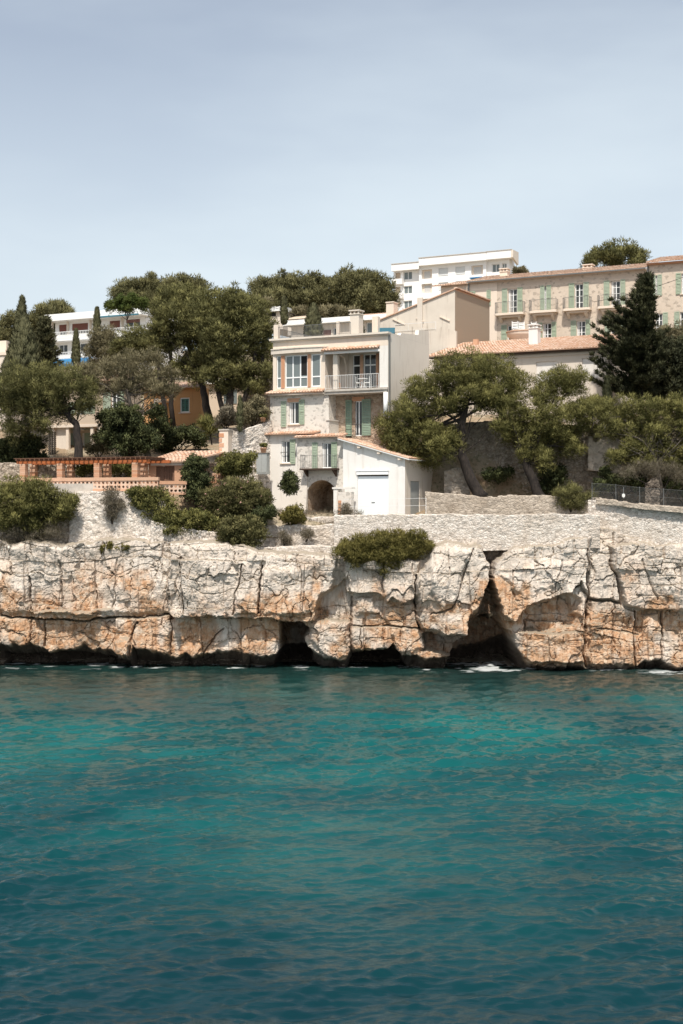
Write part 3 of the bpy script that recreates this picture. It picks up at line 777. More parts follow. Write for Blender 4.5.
orn = t.mix(t.ramp(n2, .36, .62), (.60, .44, .305), (.46, .245, .12))
orn = t.mix(t.math('MULTIPLY', t.ramp(n1, .5, .7), .6), orn, (.50, .30, .17))
orn = t.mix(t.math('MULTIPLY', t.ramp(streak, .55, .72), .65), orn, (.16, .085, .05))
oa = t.math('MULTIPLY', t.attr('oran'), t.ramp(n2, .25, .55, .45, 1.0))
base = t.mix(t.math('MINIMUM', oa, .95), base, orn)
base = t.mix(t.math('MULTIPLY', t.ramp(n3, .5, .75), .22), base, (.26, .21, .17))
base = t.mix(t.math('MULTIPLY', t.attr('crack'), .5), base, (.07, .05, .035))  # dark colour painted along the cracks for their deep shadow
base = t.mix(t.math('MULTIPLY', t.attr('cave_shade'), .6), base, (.09, .06, .042))  # cave and notch walls darkened in colour to deepen their shade
base = t.mix(t.math('MULTIPLY', t.attr('tide_shade'), .92), base, (.062, .045, .033))
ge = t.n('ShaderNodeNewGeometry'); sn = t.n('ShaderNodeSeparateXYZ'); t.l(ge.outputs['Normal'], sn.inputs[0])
base = t.mix(t.math('MULTIPLY', t.ramp(sn.outputs[2], .55, .9), .85), base, (.27, .225, .165))      # soil and litter tone on level ledges, darkened to subdue their sunlit tops
vo = t.n('ShaderNodeTexVoronoi', feature='DISTANCE_TO_EDGE'); vo.inputs['Scale'].default_value = 3.1
ad = t.n('ShaderNodeVectorMath', operation='ADD'); nzv = t.n('ShaderNodeTexNoise'); nzv.inputs['Scale'].default_value = 2; t.l(c, nzv.inputs['Vector']); t.l(c, ad.inputs[0]); t.l(nzv.outputs['Color'], ad.inputs[1]); t.l(ad.outputs[0], vo.inputs['Vector'])
hh = t.math('ADD', t.math('MULTIPLY', t.noise(c, 6, 8, .65), 1.0), t.math('MULTIPLY', t.ramp(vo.outputs['Distance'], 0, .05), .12))
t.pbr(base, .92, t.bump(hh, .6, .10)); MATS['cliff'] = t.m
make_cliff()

# ================================================================== ground
GL = [(88, 1.5), (91.3, 5.0), (92.2, 8.8), (94, 11.2), (100, 12.6), (103, 14.0), (112, 16.6), (150, 22), (200, 29.3), (220, 32.3), (260, 40), (300, 43), (420, 40)]
GM = [(88, 1.5), (91.3, 5.0), (92.2, 8.3), (94, 9.75), (99, 10.0), (104, 14.5), (112, 17.0), (150, 24), (200, 31), (260, 40), (300, 43), (420, 40)]
GRr = [(88, 1.5), (91.3, 5.0), (92.2, 9.0), (96.6, 10.6), (97.6, 15.2), (104, 17), (118, 19.5), (150, 26), (190, 33), (260, 42), (300, 44), (420, 40)]
def zg(x, y):
    x = np.asarray(x, float); y = np.asarray(y, float)
    l = np.interp(y, *zip(*GL)); m = np.interp(y, *zip(*GM)); r = np.interp(y, *zip(*GRr))
    a = sst(-9, -5.5, x); b = sst(3.5, 6.5, x)
    return (l*(1-a)+m*a)*(1-b)+r*b
def make_ground():
    xs = np.concatenate([np.linspace(-160, -42, 30)[:-1], np.arange(-42, 42, .7), np.linspace(42, 160, 30)])
    ys = np.concatenate([np.arange(92.2, 125, .5), np.arange(125, 330, 2.5), np.linspace(330, 420, 10)])
    X, Y = np.meshgrid(xs, ys); Z = zg(X, Y)
    Z = Z+fbm(X*.25, Y*.25, 4, 7)*.25*sst(90, 100, Y)+fbm(X*1.1, Y*1.1, 3, 8)*.10
    tag(grid_mesh('ground', X, Y-.055*X*sst(94, 89, Y), Z, 'ground'), kind='structure')
t = NT('ground'); c = t.co(); n1 = t.noise(c, .5, 5); n2 = t.noise(c, 5, 5)
col = t.mix(t.ramp(n1, .4, .6), (.27, .19, .12), (.34, .28, .20)); col = t.mix(t.math('MULTIPLY', t.ramp(n2, .45, .7), .7), col, (.10, .10, .045))
t.pbr(col, .95, t.bump(n2, .8, .1)); MATS['ground'] = t.m
make_ground()
#@@PART3
# ================================================================== rubble walls and terraces
def stone_wall(label, top, bot, Y0, Y1=None, thick=.6, mat='white_rubble', name='stone_wall', cat='wall', st=.3, relief=.06, sag=.06, lean=0., group=None, curve=None):
    """wall along a line from pixel px0 at depth Y0 to px1 at depth Y1; top/bot list (px,py) outlines"""
    Y1 = Y0 if Y1 is None else Y1
    p0, p1 = top[0][0], top[-1][0]
    A = np.array(at(p0, 500, Y0)); B = np.array(at(p1, 500, Y1)); L = math.hypot(B[0]-A[0], B[1]-A[1])
    n = int(L/.075)+2; f = np.linspace(0, 1, n)
    bx = A[0]+(B[0]-A[0])*f; by = A[1]+(B[1]-A[1])*f
    if curve: by = by+curve*4*f*(1-f)
    px = CX+F*bx/by
    zt = ZC+(CY-np.interp(px, *zip(*top)))*by/F; zb = ZC+(CY-np.interp(px, *zip(*bot)))*by/F
    seed = rnd.randrange(1000)
    zt = zt+fbm(f*L*1.3, f*0+3, 3, seed)*sag+(_h(np.floor(f*L/.32), f*0, seed)-.5)*sag*1.2
    m = max(3, int(np.max(zt-zb)/.075)); s = np.linspace(0, 1, m)
    U = np.repeat((f*L)[None], m, 0); Z = zb[None]+(zt-zb)[None]*s[:, None]
    w1 = worley(U*4.2+fbm(U*2, Z*2, 2, seed)*.5, Z*5.6+fbm(U*2+5, Z*2, 2, seed+1)*.5, seed)
    rel = (sst(0, .3, w1[1]-w1[0])-.6)*relief+(w1[2]-.5)*relief*.9+fbm(U*.6, Z*.6, 3, seed+2)*.10*st
    rel -= .12*(w1[2] > .965)*(relief > .04)
    d = np.array([B[0]-A[0], B[1]-A[1]])/L; nrm = np.array([d[1], -d[0]])
    rel = rel-lean*(Z-zb[None])
    X = bx[None]+nrm[0]*rel; Yy = by[None]+nrm[1]*rel
    back = lambda a, k: a[-1:]-nrm[k]*thick
    X2 = np.concatenate([X, X[-1:]-nrm[0]*thick*.5, X[-1:]-nrm[0]*thick, X[:1]*0+bx[None]-nrm[0]*(thick+.01)])
    Y2 = np.concatenate([Yy, Yy[-1:]-nrm[1]*thick*.5, Yy[-1:]-nrm[1]*thick, by[None]-nrm[1]*(thick+.01)])
    Z2 = np.concatenate([Z, Z[-1:]+.02, Z[-1:]-.01, zb[None]])
    # close the two ends
    def ends(a, e0, e1): return np.concatenate([e0, a, e1], 1)
    e = X2.shape[0]
    X3 = ends(X2, np.repeat((bx[:1]-nrm[0]*thick)[None], e, 0), np.repeat((bx[-1:]-nrm[0]*thick)[None], e, 0))
    Y3 = ends(Y2, np.repeat((by[:1]-nrm[1]*thick)[None], e, 0), np.repeat((by[-1:]-nrm[1]*thick)[None], e, 0))
    Z3 = ends(Z2, Z2[:, :1], Z2[:, -1:])
    o = grid_mesh(name, X3, Y3, Z3, mat, None, None, True, (float(bx[0]), float(by[0]), float(zb.min())))
    return tag(o, label, cat, group)
stone_wall('pale rubble wall below the white garage, running right above the cliff', [(334, 515), (352, 515), (425, 514), (500, 515), (560, 514), (600, 515)], [(334, 562), (345, 572), (430, 568), (432, 552), (600, 548)], 89.9, 88.0, 1.6, relief=.035)
stone_wall('low grey mortared wall at the foot of the two leaning pines', [(425, 491), (440, 493), (480, 497), (520, 495), (560, 496), (602, 498)], [(425, 516), (602, 516)], 93.4, 91.0, .5, 'dirty_wall', relief=.035)
stone_wall('curved grey stone wall carrying the wire fence on the right', [(588, 500), (610, 501), (640, 505), (683, 508), (730, 510)], [(588, 540), (605, 546), (640, 556), (730, 556)], 89.7, 87.1, 1.2, 'white_rubble', relief=.04, curve=-.5)
stone_wall('thin coping course of pale stones just under the wire fence', [(596, 499.5), (615, 500.5), (645, 504.2), (684, 507.2), (728, 509.5)], [(596, 504), (615, 505.5), (645, 509.5), (684, 513), (728, 515)], 89.2, 86.8, .3, 'dirty_wall', relief=.04, curve=-.5)
stone_wall('upper of two stepped white rubble terraces under the arched cellar', [(262, 526), (300, 525), (334, 525)], [(262, 548), (334, 548)], 92.4, 92.0, 1.2)
stone_wall('lower stepped rubble terrace resting on the cliff left of the cliff bush', [(258, 548), (300, 546), (338, 546)], [(258, 568), (338, 570)], 90.0, 89.6, 1.8, relief=.05)
stone_wall('short low stone parapet directly in front of the arched cellar mouth', [(304, 518), (320, 517), (336, 517)], [(304, 530), (336, 530)], 93.6, 93.3, .4, relief=.04)
stone_wall('steep white rubble slope wall under the lattice balustrade', [(68, 492), (100, 491), (145, 491), (160, 500), (172, 512)], [(68, 552), (172, 552)], 91.4, 90.6, 1.2, lean=.16, relief=.07)
stone_wall('rough pale rubble wall beneath the round clipped bushes', [(150, 520), (180, 528), (215, 532), (262, 540)], [(150, 560), (262, 560)], 90.3, 89.9, 1.4, lean=.1, relief=.08)
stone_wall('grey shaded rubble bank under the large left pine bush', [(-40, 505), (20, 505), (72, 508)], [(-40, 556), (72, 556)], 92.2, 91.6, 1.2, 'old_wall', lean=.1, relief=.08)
stone_wall('sloping white garden wall rising to the left corner of the house', [(231, 430), (238, 432), (250, 428), (272, 420)], [(231, 478), (272, 500)], 97.2, 98.6, .5, relief=.05)
stone_wall('ragged dark stone wall behind the slim cypress above the garden', [(246, 381), (262, 379), (276, 378)], [(246, 432), (276, 432)], 108, 109, .6, 'old_wall')
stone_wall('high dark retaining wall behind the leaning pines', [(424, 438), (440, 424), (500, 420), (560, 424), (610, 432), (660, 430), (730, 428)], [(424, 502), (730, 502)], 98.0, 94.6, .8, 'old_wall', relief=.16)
stone_wall('pale broken wall fragment with a dark hole under the spreading pine', [(588, 440), (600, 438), (612, 436), (622, 443)], [(588, 470), (622, 474)], 95.2, 94.9, .4, 'hotel_stone', relief=.10, sag=.35)
stone_wall('rough stone buttress rising beside the trunk of the leaning pine', [(444, 470), (455, 468), (470, 470)], [(444, 500), (470, 500)], 95.4, 95.2, .7, 'dirty_wall', relief=.10)
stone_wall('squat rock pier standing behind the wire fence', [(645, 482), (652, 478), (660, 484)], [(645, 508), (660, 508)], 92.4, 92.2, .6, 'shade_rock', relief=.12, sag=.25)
stone_wall('low retaining wall of stones under the villa terrace, behind the pergola', [(-10, 462), (60, 466), (150, 466), (235, 462)], [(-10, 484), (235, 488)], 97.5, 96.5, .6, 'old_wall')
# dark hole in the broken wall
# terracotta-quoined gate pillar
q = at(225.5, 455, 97.0)
rt = empty('gate_pillar', q, -R(20), 'pale gate pillar with terracotta quoin at the left end of the sloping garden wall', 'pillar')
MB().box(-.32, .34, -.3, .3, -2.2, 1.68).build('shaft', 'pale_render', rt)
m = MB()
for i in range(9): m.box(-.345, -.345+(.22 if i % 2 else .36), -.325, -.2, -1.5+i*.34, -1.5+i*.34+.27)
m.build('quoin', 'terracotta_brick', rt, tint=True)
MB().box(-.38, .40, -.36, .36, 1.682, 1.78).build('cap', 'concrete', rt)

# ================================================================== main house
H = Frame(388, 95, 27)
house = H.root('terraced_house', 'tall pale seaside house with glazed bay, covered balcony and green shutters', 'house', 10)
uL = H.u(273); zc = H.z(330, 337.5)              # cornice level
U = H.u; Zz = H.z
z_eave = Zz(355, 349); z_floor = Zz(355, 388.5); z_lip = Zz(296, 391.5)
z_mid = Zz(350, 436); z_g = 9.4
uB = U(325)                                       # right end of the bay
uP = U(379.5)                                     # left face of the right-hand pier
# wall of the bay, glazed storey (d=0)
bay = [H.rect(276.5, 281, 355.5, 389), H.rect(285, 307.5, 355, 387.5), H.rect(311, 320.5, 354.5, 386)]
zb0 = z_lip+.02; ztop = Zz(300, 346)
def fix(r, z0, z1): return (r[0], r[1], z0, z1)
bz0, bz1 = Zz(296, 387.5), Zz(296, 355)
bay = [fix(r, bz0, bz1) for r in bay]
m = MB().wall(U(273), uB, z_lip, zc-.05, bay, 0, .16)
m.face([(U(273), 0, z_g), (U(273), 8, z_g), (U(273), 8, zc-.05), (U(273), 0, zc-.05)])
m.face([(uB, 0, z_lip), (uB, 1.8, z_lip), (uB, 1.8, zc-.05), (uB, 0, zc-.05)])
m.build('bay_wall', 'pale_render', house)
w0 = window(house, bay[0], 0, .14, 1, 1, glass='sky_glass', sill=False)
w1 = window(house, bay[1], 0, .14, 3, 1, glass='sky_glass', f=.075, sill=False)
w2 = window(house, bay[2], 0, .14, 1, 1, glass='sky_glass', f=.085, sill=False)
for w_, r in ((w0, bay[0]), (w1, bay[1]), (w2, bay[2])):
    zz = r[2]+(r[3]-r[2])*.31
    MB().box(r[0]+.05, r[1]-.05, .075, .138, zz-.045, zz+.045).build('transom', 'white_paint', w_)
    MB().box(r[0]+.08, r[1]-.08, .108, .114, r[2]+.07, zz-.05).build('lower_pane', 'sky_glass', w_)
for a, b in ((281.3, 284.7), (307.8, 310.7)):
    MB().box(U(a), U(b), -.045, -.003, bz0, bz1).build('pilaster', 'terracotta_brick', house, tint=True)
MB().box(bay[1][1]-.55, bay[1][1]-.08, .103, .109, bz0+.85, bz1-.1).build('open_sash', 'dark_void', w1)
# bowed band above the bay and cornice of the whole front
def bow(x0, x1, d0, d1, n=10): return [(x0+(x1-x0)*i/n, d0-(d1)*math.sin(math.pi*i/n)) for i in range(n+1)]
bb = bow(U(272)-.05, uB+.25, -.06, .28)
MB().plan(bb+[(uB+.25, -.002), (U(272)-.05, -.002)], bz1+.12, bz1+.42).plan([(x, y-.05) for x, y in bb]+[(uB+.25, -.002), (U(272)-.05, -.002)], bz1+.424, bz1+.50).build('bay_band', 'cream_plaster', house)
MB().box(U(273)-.18, .12, -.24, .3, zc, zc+.13).box(U(273)-.08, .06, -.12, .2, zc-.09, zc-.003).build('cornice', 'cream_plaster', house)
# front above the balcony, behind the tile awning
m = MB(); m.wall(uB, 0, z_eave+.12, zc-.09, [], .0, .1)
m.build('parapet', 'pale_render', house)
# recessed wall of the covered balcony
RD = 1.85
def rr(a, b, t_, bt, d=RD): return H.rect(a, b, t_, bt, d)
def at_d(px, d): return H.u(px, d)
dz0, dz1 = z_floor+.02, Zz(355, 351.5)
doors = [(at_d(325.5, RD), at_d(330.5, RD), dz0, dz1), (at_d(352.5, RD), at_d(360, RD), dz0, dz1), (at_d(363.5, RD), at_d(376, RD), dz0, dz1)]
m = MB().wall(uB, 0, z_floor, z_eave+.3, doors, RD, .2)
m.build('recessed_wall', 'cream_plaster', house)
for r in doors:
    w_ = window(house, r, RD, .16, 1 if r[1]-r[0] < .8 else 2, 1, name='balcony_door', frame='white_paint', sill=False)
    zz = r[2]+(r[3]-r[2])*.70
    MB().box(r[0]+.05, r[1]-.05, RD+.07, RD+.158, zz-.05, zz+.05).build('transom', 'white_paint', w_)
for a, b in ((360.3, 363.2), (376.3, 378.8)):
    MB().box(at_d(a, RD), at_d(b, RD), RD-.05, RD-.003, dz0, dz1).build('pilaster', 'terracotta_brick', house, tint=True)
# partition with its arched opening on the balcony
m = MB(); px_ = at_d(341, .9); n = 8; a0 = .55
arc = [(a0+.15, z_eave-.02), (1.83, z_eave-.02), (1.83, dz0+1.5)]+[(1.83-1.13*math.sin(i/n*math.pi/2), dz0+1.5+.62*(1-math.cos(i/n*math.pi/2))) for i in range(n+1)]
m.side([(1.83, dz0), (1.83, z_eave-.02), (a0, z_eave-.02), (a0, z_eave-.3), (1.2, z_eave-.42), (1.5, z_eave-.9), (1.55, dz0)], px_, px_+.14)
m.build('partition', 'cream_plaster', house)
MB().box(at_d(333.5, .2), at_d(338, .2), .12, .42, dz0, z_eave).build('pillar', 'cream_plaster', house)
# pier and side wall
z_pt = zc-.092
m = MB().wall(uP, 0, z_floor, z_eave+.118, [], 0.002, .1)
m.face([(uP, 0.002, z_floor), (uP, RD, z_floor), (uP, RD, z_eave+.118), (uP, 0.002, z_eave+.118)])
m.build('pier', 'white_plaster', house)
sd = H.d_of(433, 0)
m = MB(); m.face([(0.002, 0, z_g), (0.002, 7, z_g), (0.002, 7, zc-.092), (0.002, 0, zc-.092)])
m.face([(0.002, 7, z_g), (U(273), 8, z_g), (U(273), 8, zc-.1), (0.002, 7, zc-.1)])
m.build('side_wall', 'warm_white_plaster', house)
MB().box(.006, .09, .08, .20, z_g+2, zc-.1).build('downpipe', 'metal_grey', house)
MB().box(U(273), 0, 0.02, 6.9, zc-.02, zc+.0-.006).build('roof_terrace', 'concrete', house)
# parapet along the side wall, rising in steps to the neighbour
m = MB(); m.side([(.302, zc-.095), (6.99, zc-.095), (6.99, zc+1.0), (5.2, zc+.85), (5.1, zc+.5), (2.2, zc+.30), (2.0, zc+.12), (.302, zc+.10)], -.28, .0)
m.build('side_parapet', 'warm_white_plaster', house)
# balcony slab, awning tiles
MB().box(uB+.002, U(388)-.0, -.12, RD-.002, z_floor-.34, z_floor-.004).box(uB+.05, .05, -.20, -.122, z_floor-.16, z_floor-.02).build('balcony_slab', 'concrete', house)
m = tiles(MB(), (uB-.1, -.42, z_eave-.04), (uP+.02, -.42, z_eave-.04), (uB-.1, .0, z_eave+.20), (uP+.02, .0, z_eave+.20), .23, 2); m.build('awning_roof', 'roof_tile', house, tint=True)
MB().box(uB, uP, -.16, .05, z_eave-.26, z_eave-.09).build('awning_beam', 'white_paint', house)
m = railing(MB(), [(uB+.05, -.06), (uP-.05, -.06)], z_floor, .95, .13, .011, .018); m.build('railing', 'rail_white', house)
m = tiles(MB(), (U(268), -.48, z_lip-.12), (uB+.02, -.48, z_lip-.12), (U(271), -.0, z_lip+.12), (uB+.02, -.0, z_lip+.12), .22, 2); m.build('tile_lip', 'roof_tile', house, tint=True)
MB().plan(bow(U(270), uB, -.30, .12)+[(uB, -.003), (U(270), -.003)], z_lip-.26, z_lip-.17).build('lip_band', 'cream_plaster', house)
MB().tube([(U(386), -.05, z_floor-2.0), (U(386), -.05, z_floor-.35)], .16, 12).build('column', 'white_paint', house, True)
# second storey: stone bay wall and recessed stone wall
zs0 = Zz(296, 431)
win2 = H.rect(289, 299, 402, 424)
m = MB().wall(U(270), uB+.28, zs0-.3, z_lip-.17, [win2], .02, .2)
m.face([(uB+.28, .02, zs0-.3), (uB+.28, 1.5, zs0-.3), (uB+.28, 1.5, z_lip-.17), (uB+.28, .02, z_lip-.17)])
m.face([(U(270), .02, zs0-.3), (U(270), 5, zs0-.3), (U(270), 5, z_lip-.17), (U(270), .02, z_lip-.17)])
m.build('bay_stone_wall', 'house_stone', house)
window(house, win2, .02, .16, 2, 1, curtain=True)
MB().box(win2[0]-.12, win2[1]+.12, -.03, .016, win2[3]+.005, win2[3]+.26).build('lintel', 'terracotta_brick', house, tint=True)
shutter(house, U(281.2), U(286.3), Zz(284, 427), Zz(284, 401), .02); shutter(house, U(299.2), U(304.5), Zz(302, 424.5), Zz(302, 399.5), .02)
RD2 = 1.1
fd = (at_d(355, RD2), at_d(362, RD2), H.z(358, 436, RD2), H.z(358, 401, RD2))
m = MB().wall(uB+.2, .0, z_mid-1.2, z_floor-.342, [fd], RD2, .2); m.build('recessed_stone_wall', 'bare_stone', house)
window(house, fd, RD2, .16, 2, 1, name='french_door', sill=False)
MB().box(fd[0]-.2, fd[1]+.2, RD2-.045, RD2-.003, fd[3]+.004, fd[3]+.28).build('lintel', 'terracotta_brick', house, tint=True)
shutter(house, at_d(346, RD2), at_d(352, RD2), fd[2]+.02, fd[3]+.08, RD2, 'shaded_green_shutter'); shutter(house, at_d(362.3, RD2), at_d(371, RD2), fd[2]+.02, fd[3]+.1, RD2, 'shaded_green_shutter')
m = railing(MB(), [(fd[0]-.6, RD2-.25), (fd[1]+.05, RD2-.25)], fd[2], .8, .3, .012, .018); m.build('guard_rail', 'iron_dark', house)
m = MB().box(uB+.28, U(331.5), -.35, RD2-.004, z_mid-.6, Zz(325, 421)).box(uB+.2, U(332.2), -.42, RD2-.006, Zz(325, 421)+.003, Zz(325, 421)+.09); m.build('ledge_block', 'house_stone', house)
# lower storey
D1, D2 = -.55, -.95
z1t = H.z(290, 433, D1); z2t = H.z(320, 436.5, D2); zb1 = H.z(290, 526, D1); zb2 = H.z(320, 520, D2)
u10, u11 = H.u(267.5, D1), H.u(298, D1); u20, u21 = H.u(297, D2), H.u(343.5, D2)
r1 = H.rect(281.5, 290, 441, 463, D1); r2 = H.rect(322, 331.5, 443, 468, D2)
m = MB().wall(u10, u11, zb1-.4, z1t-.05, [r1], D1, .2)
m.face([(u10, D1, zb1-.4), (u10, 6, zb1-.4), (u10, 6, z1t-.05), (u10, D1, z1t-.05)]); m.face([(u10, D1, z1t-.05), (u11, D1, z1t-.05), (u11, .02, z1t+.02), (u10, .02, z1t+.02)])
m.build('lower_left_wall', 'white_plaster', house)
window(house, r1, D1, .16, 2, 1, curtain=True); shutter(house, H.u(290.4, D1), H.u(295.6, D1), r1[2]-.08, r1[3]+.1, D1)
MB().tube([(r1[0]-.05, D1-.05, r1[2]+.75), (r1[1]+.05, D1-.05, r1[2]+.75)], .02, 6).build('window_bar', 'iron_dark', house)
m = tiles(MB(), (H.u(264.5, D1), D1-.38, z1t-.06), (H.u(317, D1), D1-.38, z1t-.06), (H.u(266, D1), .015, z1t+.13), (H.u(317, D1), .015, z1t+.13), .22, 2); m.build('lower_tile_lip', 'roof_tile', house, tint=True)
# right lower wall: arch below the small balcony
ac = (H.u(306.5, D2)+H.u(337, D2))/2; ar = (H.u(337, D2)-H.u(306.5, D2))/2; zsp = H.z(321, 497, D2); zab = H.z(321, 516, D2); nA = 14
zs_ = H.z(320, 473, D2)
m = MB().wall(u20, u21, zs_, z2t-.02, [r2], D2, .2)
arcp = [(ac-ar*math.cos(math.pi*i/nA), zsp+ar*.98*math.sin(math.pi*i/nA)) for i in range(nA+1)]
for i in range(nA):
    (a, b), (c_, d_) = arcp[i], arcp[i+1]
    m.face([(a, D2, b), (c_, D2, d_), (c_, D2, zs_), (a, D2, zs_)], .5)
m.face([(u20, D2-.0, zb2-1.2), (ac-ar, D2, zb2-1.2), (ac-ar, D2, zs_), (u20, D2, zs_)]); m.face([(ac+ar, D2, zb2-1.2), (u21, D2, zb2-1.2), (u21, D2, zs_), (ac+ar, D2, zs_)])
m.face([(u20, D2, zb2-1.2), (u20, D1+.01, zb2-1.2), (u20, D1+.01, z2t-.02), (u20, D2, z2t-.02)])
m.face([(u20, D2, z2t-.02), (u21, D2, z2t-.02), (u21, 1.0, z2t+.1), (u20, 1.0, z2t+.1)])
m.build('lower_front_wall', 'house_stone', house)
m = MB()
for i in range(nA):
    (a, b), (c_, d_) = arcp[i], arcp[i+1]; m.face([(a, D2, b), (c_, D2, d_), (c_, D2+3, d_), (a, D2+3, b)], .5)
for x in (ac-ar, ac+ar): m.face([(x, D2, zab-1), (x, D2+3, zab-1), (x, D2+3, zsp), (x, D2, zsp)])
m.face([(ac-ar, D2+3, zab-1), (ac+ar, D2+3, zab-1), (ac+ar, D2+3, zsp+ar), (ac-ar, D2+3, zsp+ar)]); m.face([(ac-ar, D2, zab), (ac+ar, D2, zab), (ac+ar, D2+3, zab+.3), (ac-ar, D2+3, zab+.3)])
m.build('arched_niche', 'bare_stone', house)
m = MB()
for i in range(nA):
    w_a = math.pi*(i+.08)/nA; w_b = math.pi*(i+.92)/nA
    q = [(ac-ar*k*math.cos(w), zsp+ar*k*.98*math.sin(w)) for k, w in ((1.01, w_a), (1.17, w_a), (1.17, w_b), (1.01, w_b))]
    m.prism(q, D2-.03, D2-.002)
m.build('arch_stones', 'house_stone', house)
window(house, r2, D2, .16, 2, 1, name='french_door', sill=False, curtain=True)
shutter(house, H.u(312.5, D2), H.u(317.8, D2), r2[2], r2[3]+.06, D2); shutter(house, H.u(331.8, D2), H.u(337.3, D2), r2[2], r2[3]+.06, D2)
ub0, ub1 = H.u(304.5, D2), H.u(339.5, D2)
bs = MB().box(ub0, ub1, D2-.72, D2-.002, r2[2]-.14, r2[2]-.03)
for x in (ub0+.2, ub1-.3): bs.side([(D2-.003, r2[2]-.6), (D2-.003, r2[2]-.143), (D2-.6, r2[2]-.143)], x, x+.12)
bs = bs.build('small_balcony', 'dark_timber', house)
m = railing(MB(), [(ub0+.05, D2-.02), (ub0+.05, D2-.68), (ub1-.05, D2-.68), (ub1-.05, D2-.02)], r2[2]-.03, .9, .14, .009, .014); m.build('railing', 'metal_grey', bs)
m = tiles(MB(), (H.u(296, D2), D2-.36, z2t-.02), (H.u(344.5, D2), D2-.36, z2t-.02), (H.u(296, D2), D2+.5, z2t+.2), (H.u(344.5, D2), D2+.5, z2t+.2), .22, 2); m.build('lower_front_tile_lip', 'roof_tile', house, tint=True)
# buttress at the corner of the lower front
m = MB().side([(D2-.003, zs_+.2), (D2-.003, zb2-1.4), (D2-.5, zb2-1.4)], u20-.02, u20+.85); m.build('buttress', 'house_stone', house)
# roof terrace: glazed fence, posts, chimney, tubs
m = railing(MB(), [(U(273)+.1, 6.5), (U(273)+.1, -.05), (U(351), -.05)], zc+.13, .82, .10, .011, .02); m.build('terrace_fence', 'metal_grey', house)
zz = zc+.132
MB().box(U(276.5)-.17, U(276.5)+.17, -.1, .2, zz, zz+1.0).build('terrace_post', 'pale_render', house)
MB().box(U(331.5)-.1, U(331.5)+.1, .9, 1.1, zz, zz+1.1).build('terrace_post', 'pale_render', house)
MB().box(U(361)-.22, U(361)+.22, 2.2, 2.6, zz, zz+1.45).build('terrace_post', 'pale_render', house)
m = chimney(MB(), U(344), U(353), .9, 1.6, zz-.1, H.z(348, 311, 1.2)); m.build('chimney', 'cream_plaster', house)

# ---- garage
GD = -1.35
ug0, ug1 = H.u(343, GD), H.u(405, GD); zgB = H.z(375, 516, GD)
zr0, zr1 = H.z(343, 440, GD), H.z(405, 458, GD)
gar = H.root('garage', 'white garage with a pale shutter door and a sloping tiled roof, built against the house', 'garage', 10)
dr = (H.u(357.5, GD), H.u(388.5, GD), zgB, H.z(372, 475, GD))
m = MB().wall(ug0, ug1, zgB-.6, dr[3], [(dr[0], dr[1], zgB-.6, dr[3])], GD, .12)
m.face([(ug0, GD, dr[3]), (ug1, GD, dr[3]), (ug1, GD, zr1), (ug0, GD, zr0)])
m.build('front_wall', 'bright_plaster', gar); m = MB()
gd = H.d_of(431, ug1)
dd = (H.d_of(410.5, ug1), H.d_of(420, ug1)); dzt = zgB+2.35
for a, b, lo, hi in ((GD, dd[0], 0, 1), (dd[1], gd+1.5, 0, 1), (dd[0], dd[1], 1, 1)):
    m.face([(ug1, a, dzt if lo else zgB-.6), (ug1, b, dzt if lo else zgB-.6), (ug1, b, zr1), (ug1, a, zr1)])
for a in dd: m.face([(ug1, a, zgB-.6), (ug1-.15, a, zgB-.6), (ug1-.15, a, dzt), (ug1, a, dzt)])
m.face([(ug1, dd[0], dzt), (ug1, dd[1], dzt), (ug1-.15, dd[1], dzt), (ug1-.15, dd[0], dzt)])
m.face([(ug0, GD, zgB-.6), (ug0, gd, zgB-.6), (ug0, gd, zr0), (ug0, GD, zr0)])
m.build('side_wall', 'cream_plaster', gar)
m = MB(); n = 13
for i in range(n):
    a = dr[2]+.02+(dr[3]-dr[2]-.1)*i/n; b = dr[2]+.02+(dr[3]-dr[2]-.1)*(i+1)/n
    m.box(dr[0]+.01, dr[1]-.01, GD+.07, GD+.11, a+.002, b-.002)
gdo = m.build('garage_door', 'cool_white_door', gar); MB().box((dr[0]+dr[1])/2-.12, (dr[0]+dr[1])/2+.12, GD+.04, GD+.068, dr[2]+.9, dr[2]+.94).build('handle', 'metal_grey', gdo)
MB().box(dr[0]-.05, dr[1]+.02, GD-.09, GD-.002, dr[3]+.02, dr[3]+.26).box(dr[0]-.1, dr[1]+.06, GD-.13, GD-.002, dr[3]+.262, dr[3]+.31).build('lintel', 'white_paint', gar)
m = MB().box(ug1-.12, ug1-.07, dd[0]+.01, dd[1]-.01, zgB-.6, dzt-.01); sdn = m.build('side_door', 'grey_door', gar); MB().box(ug1-.068, ug1-.03, dd[0]+.12, dd[0]+.18, zgB+.95, zgB+1.05).build('handle', 'metal_grey', sdn)
sl_ = (zr1-zr0)/(ug1-ug0)
m = MB(); e1 = ug1+.42; e0 = ug0-.25
def rz(u): return zr0+sl_*(u-ug0)
tiles(m, (e1, gd+1.6, rz(e1)+.09), (e1, GD-.32, rz(e1)+.09), (e0, gd+1.6, rz(e0)+.09), (e0, GD-.32, rz(e0)+.09), .22)
m.build('roof', 'roof_tile', gar, tint=True)
m = MB(); m.prism([(e0, rz(e0)-.03), (e1, rz(e1)-.03), (e1, rz(e1)+.04), (e0, rz(e0)+.04)], GD-.31, gd+1.55); m.build('soffit', 'white_paint', gar)
for f in (.28, .60, .93):
    x = ug0+(ug1-ug0)*f; MB().box(x-.1, x+.1, GD-.25, GD-.003, rz(x)-.22, rz(x)-.07).build('corbel', 'pale_render', gar)
m = MB(); hw = H.root('parapet_pier', 'white stepped pier and parapet between the arched cellar and the garage', 'wall', 10)
PD = -2.4
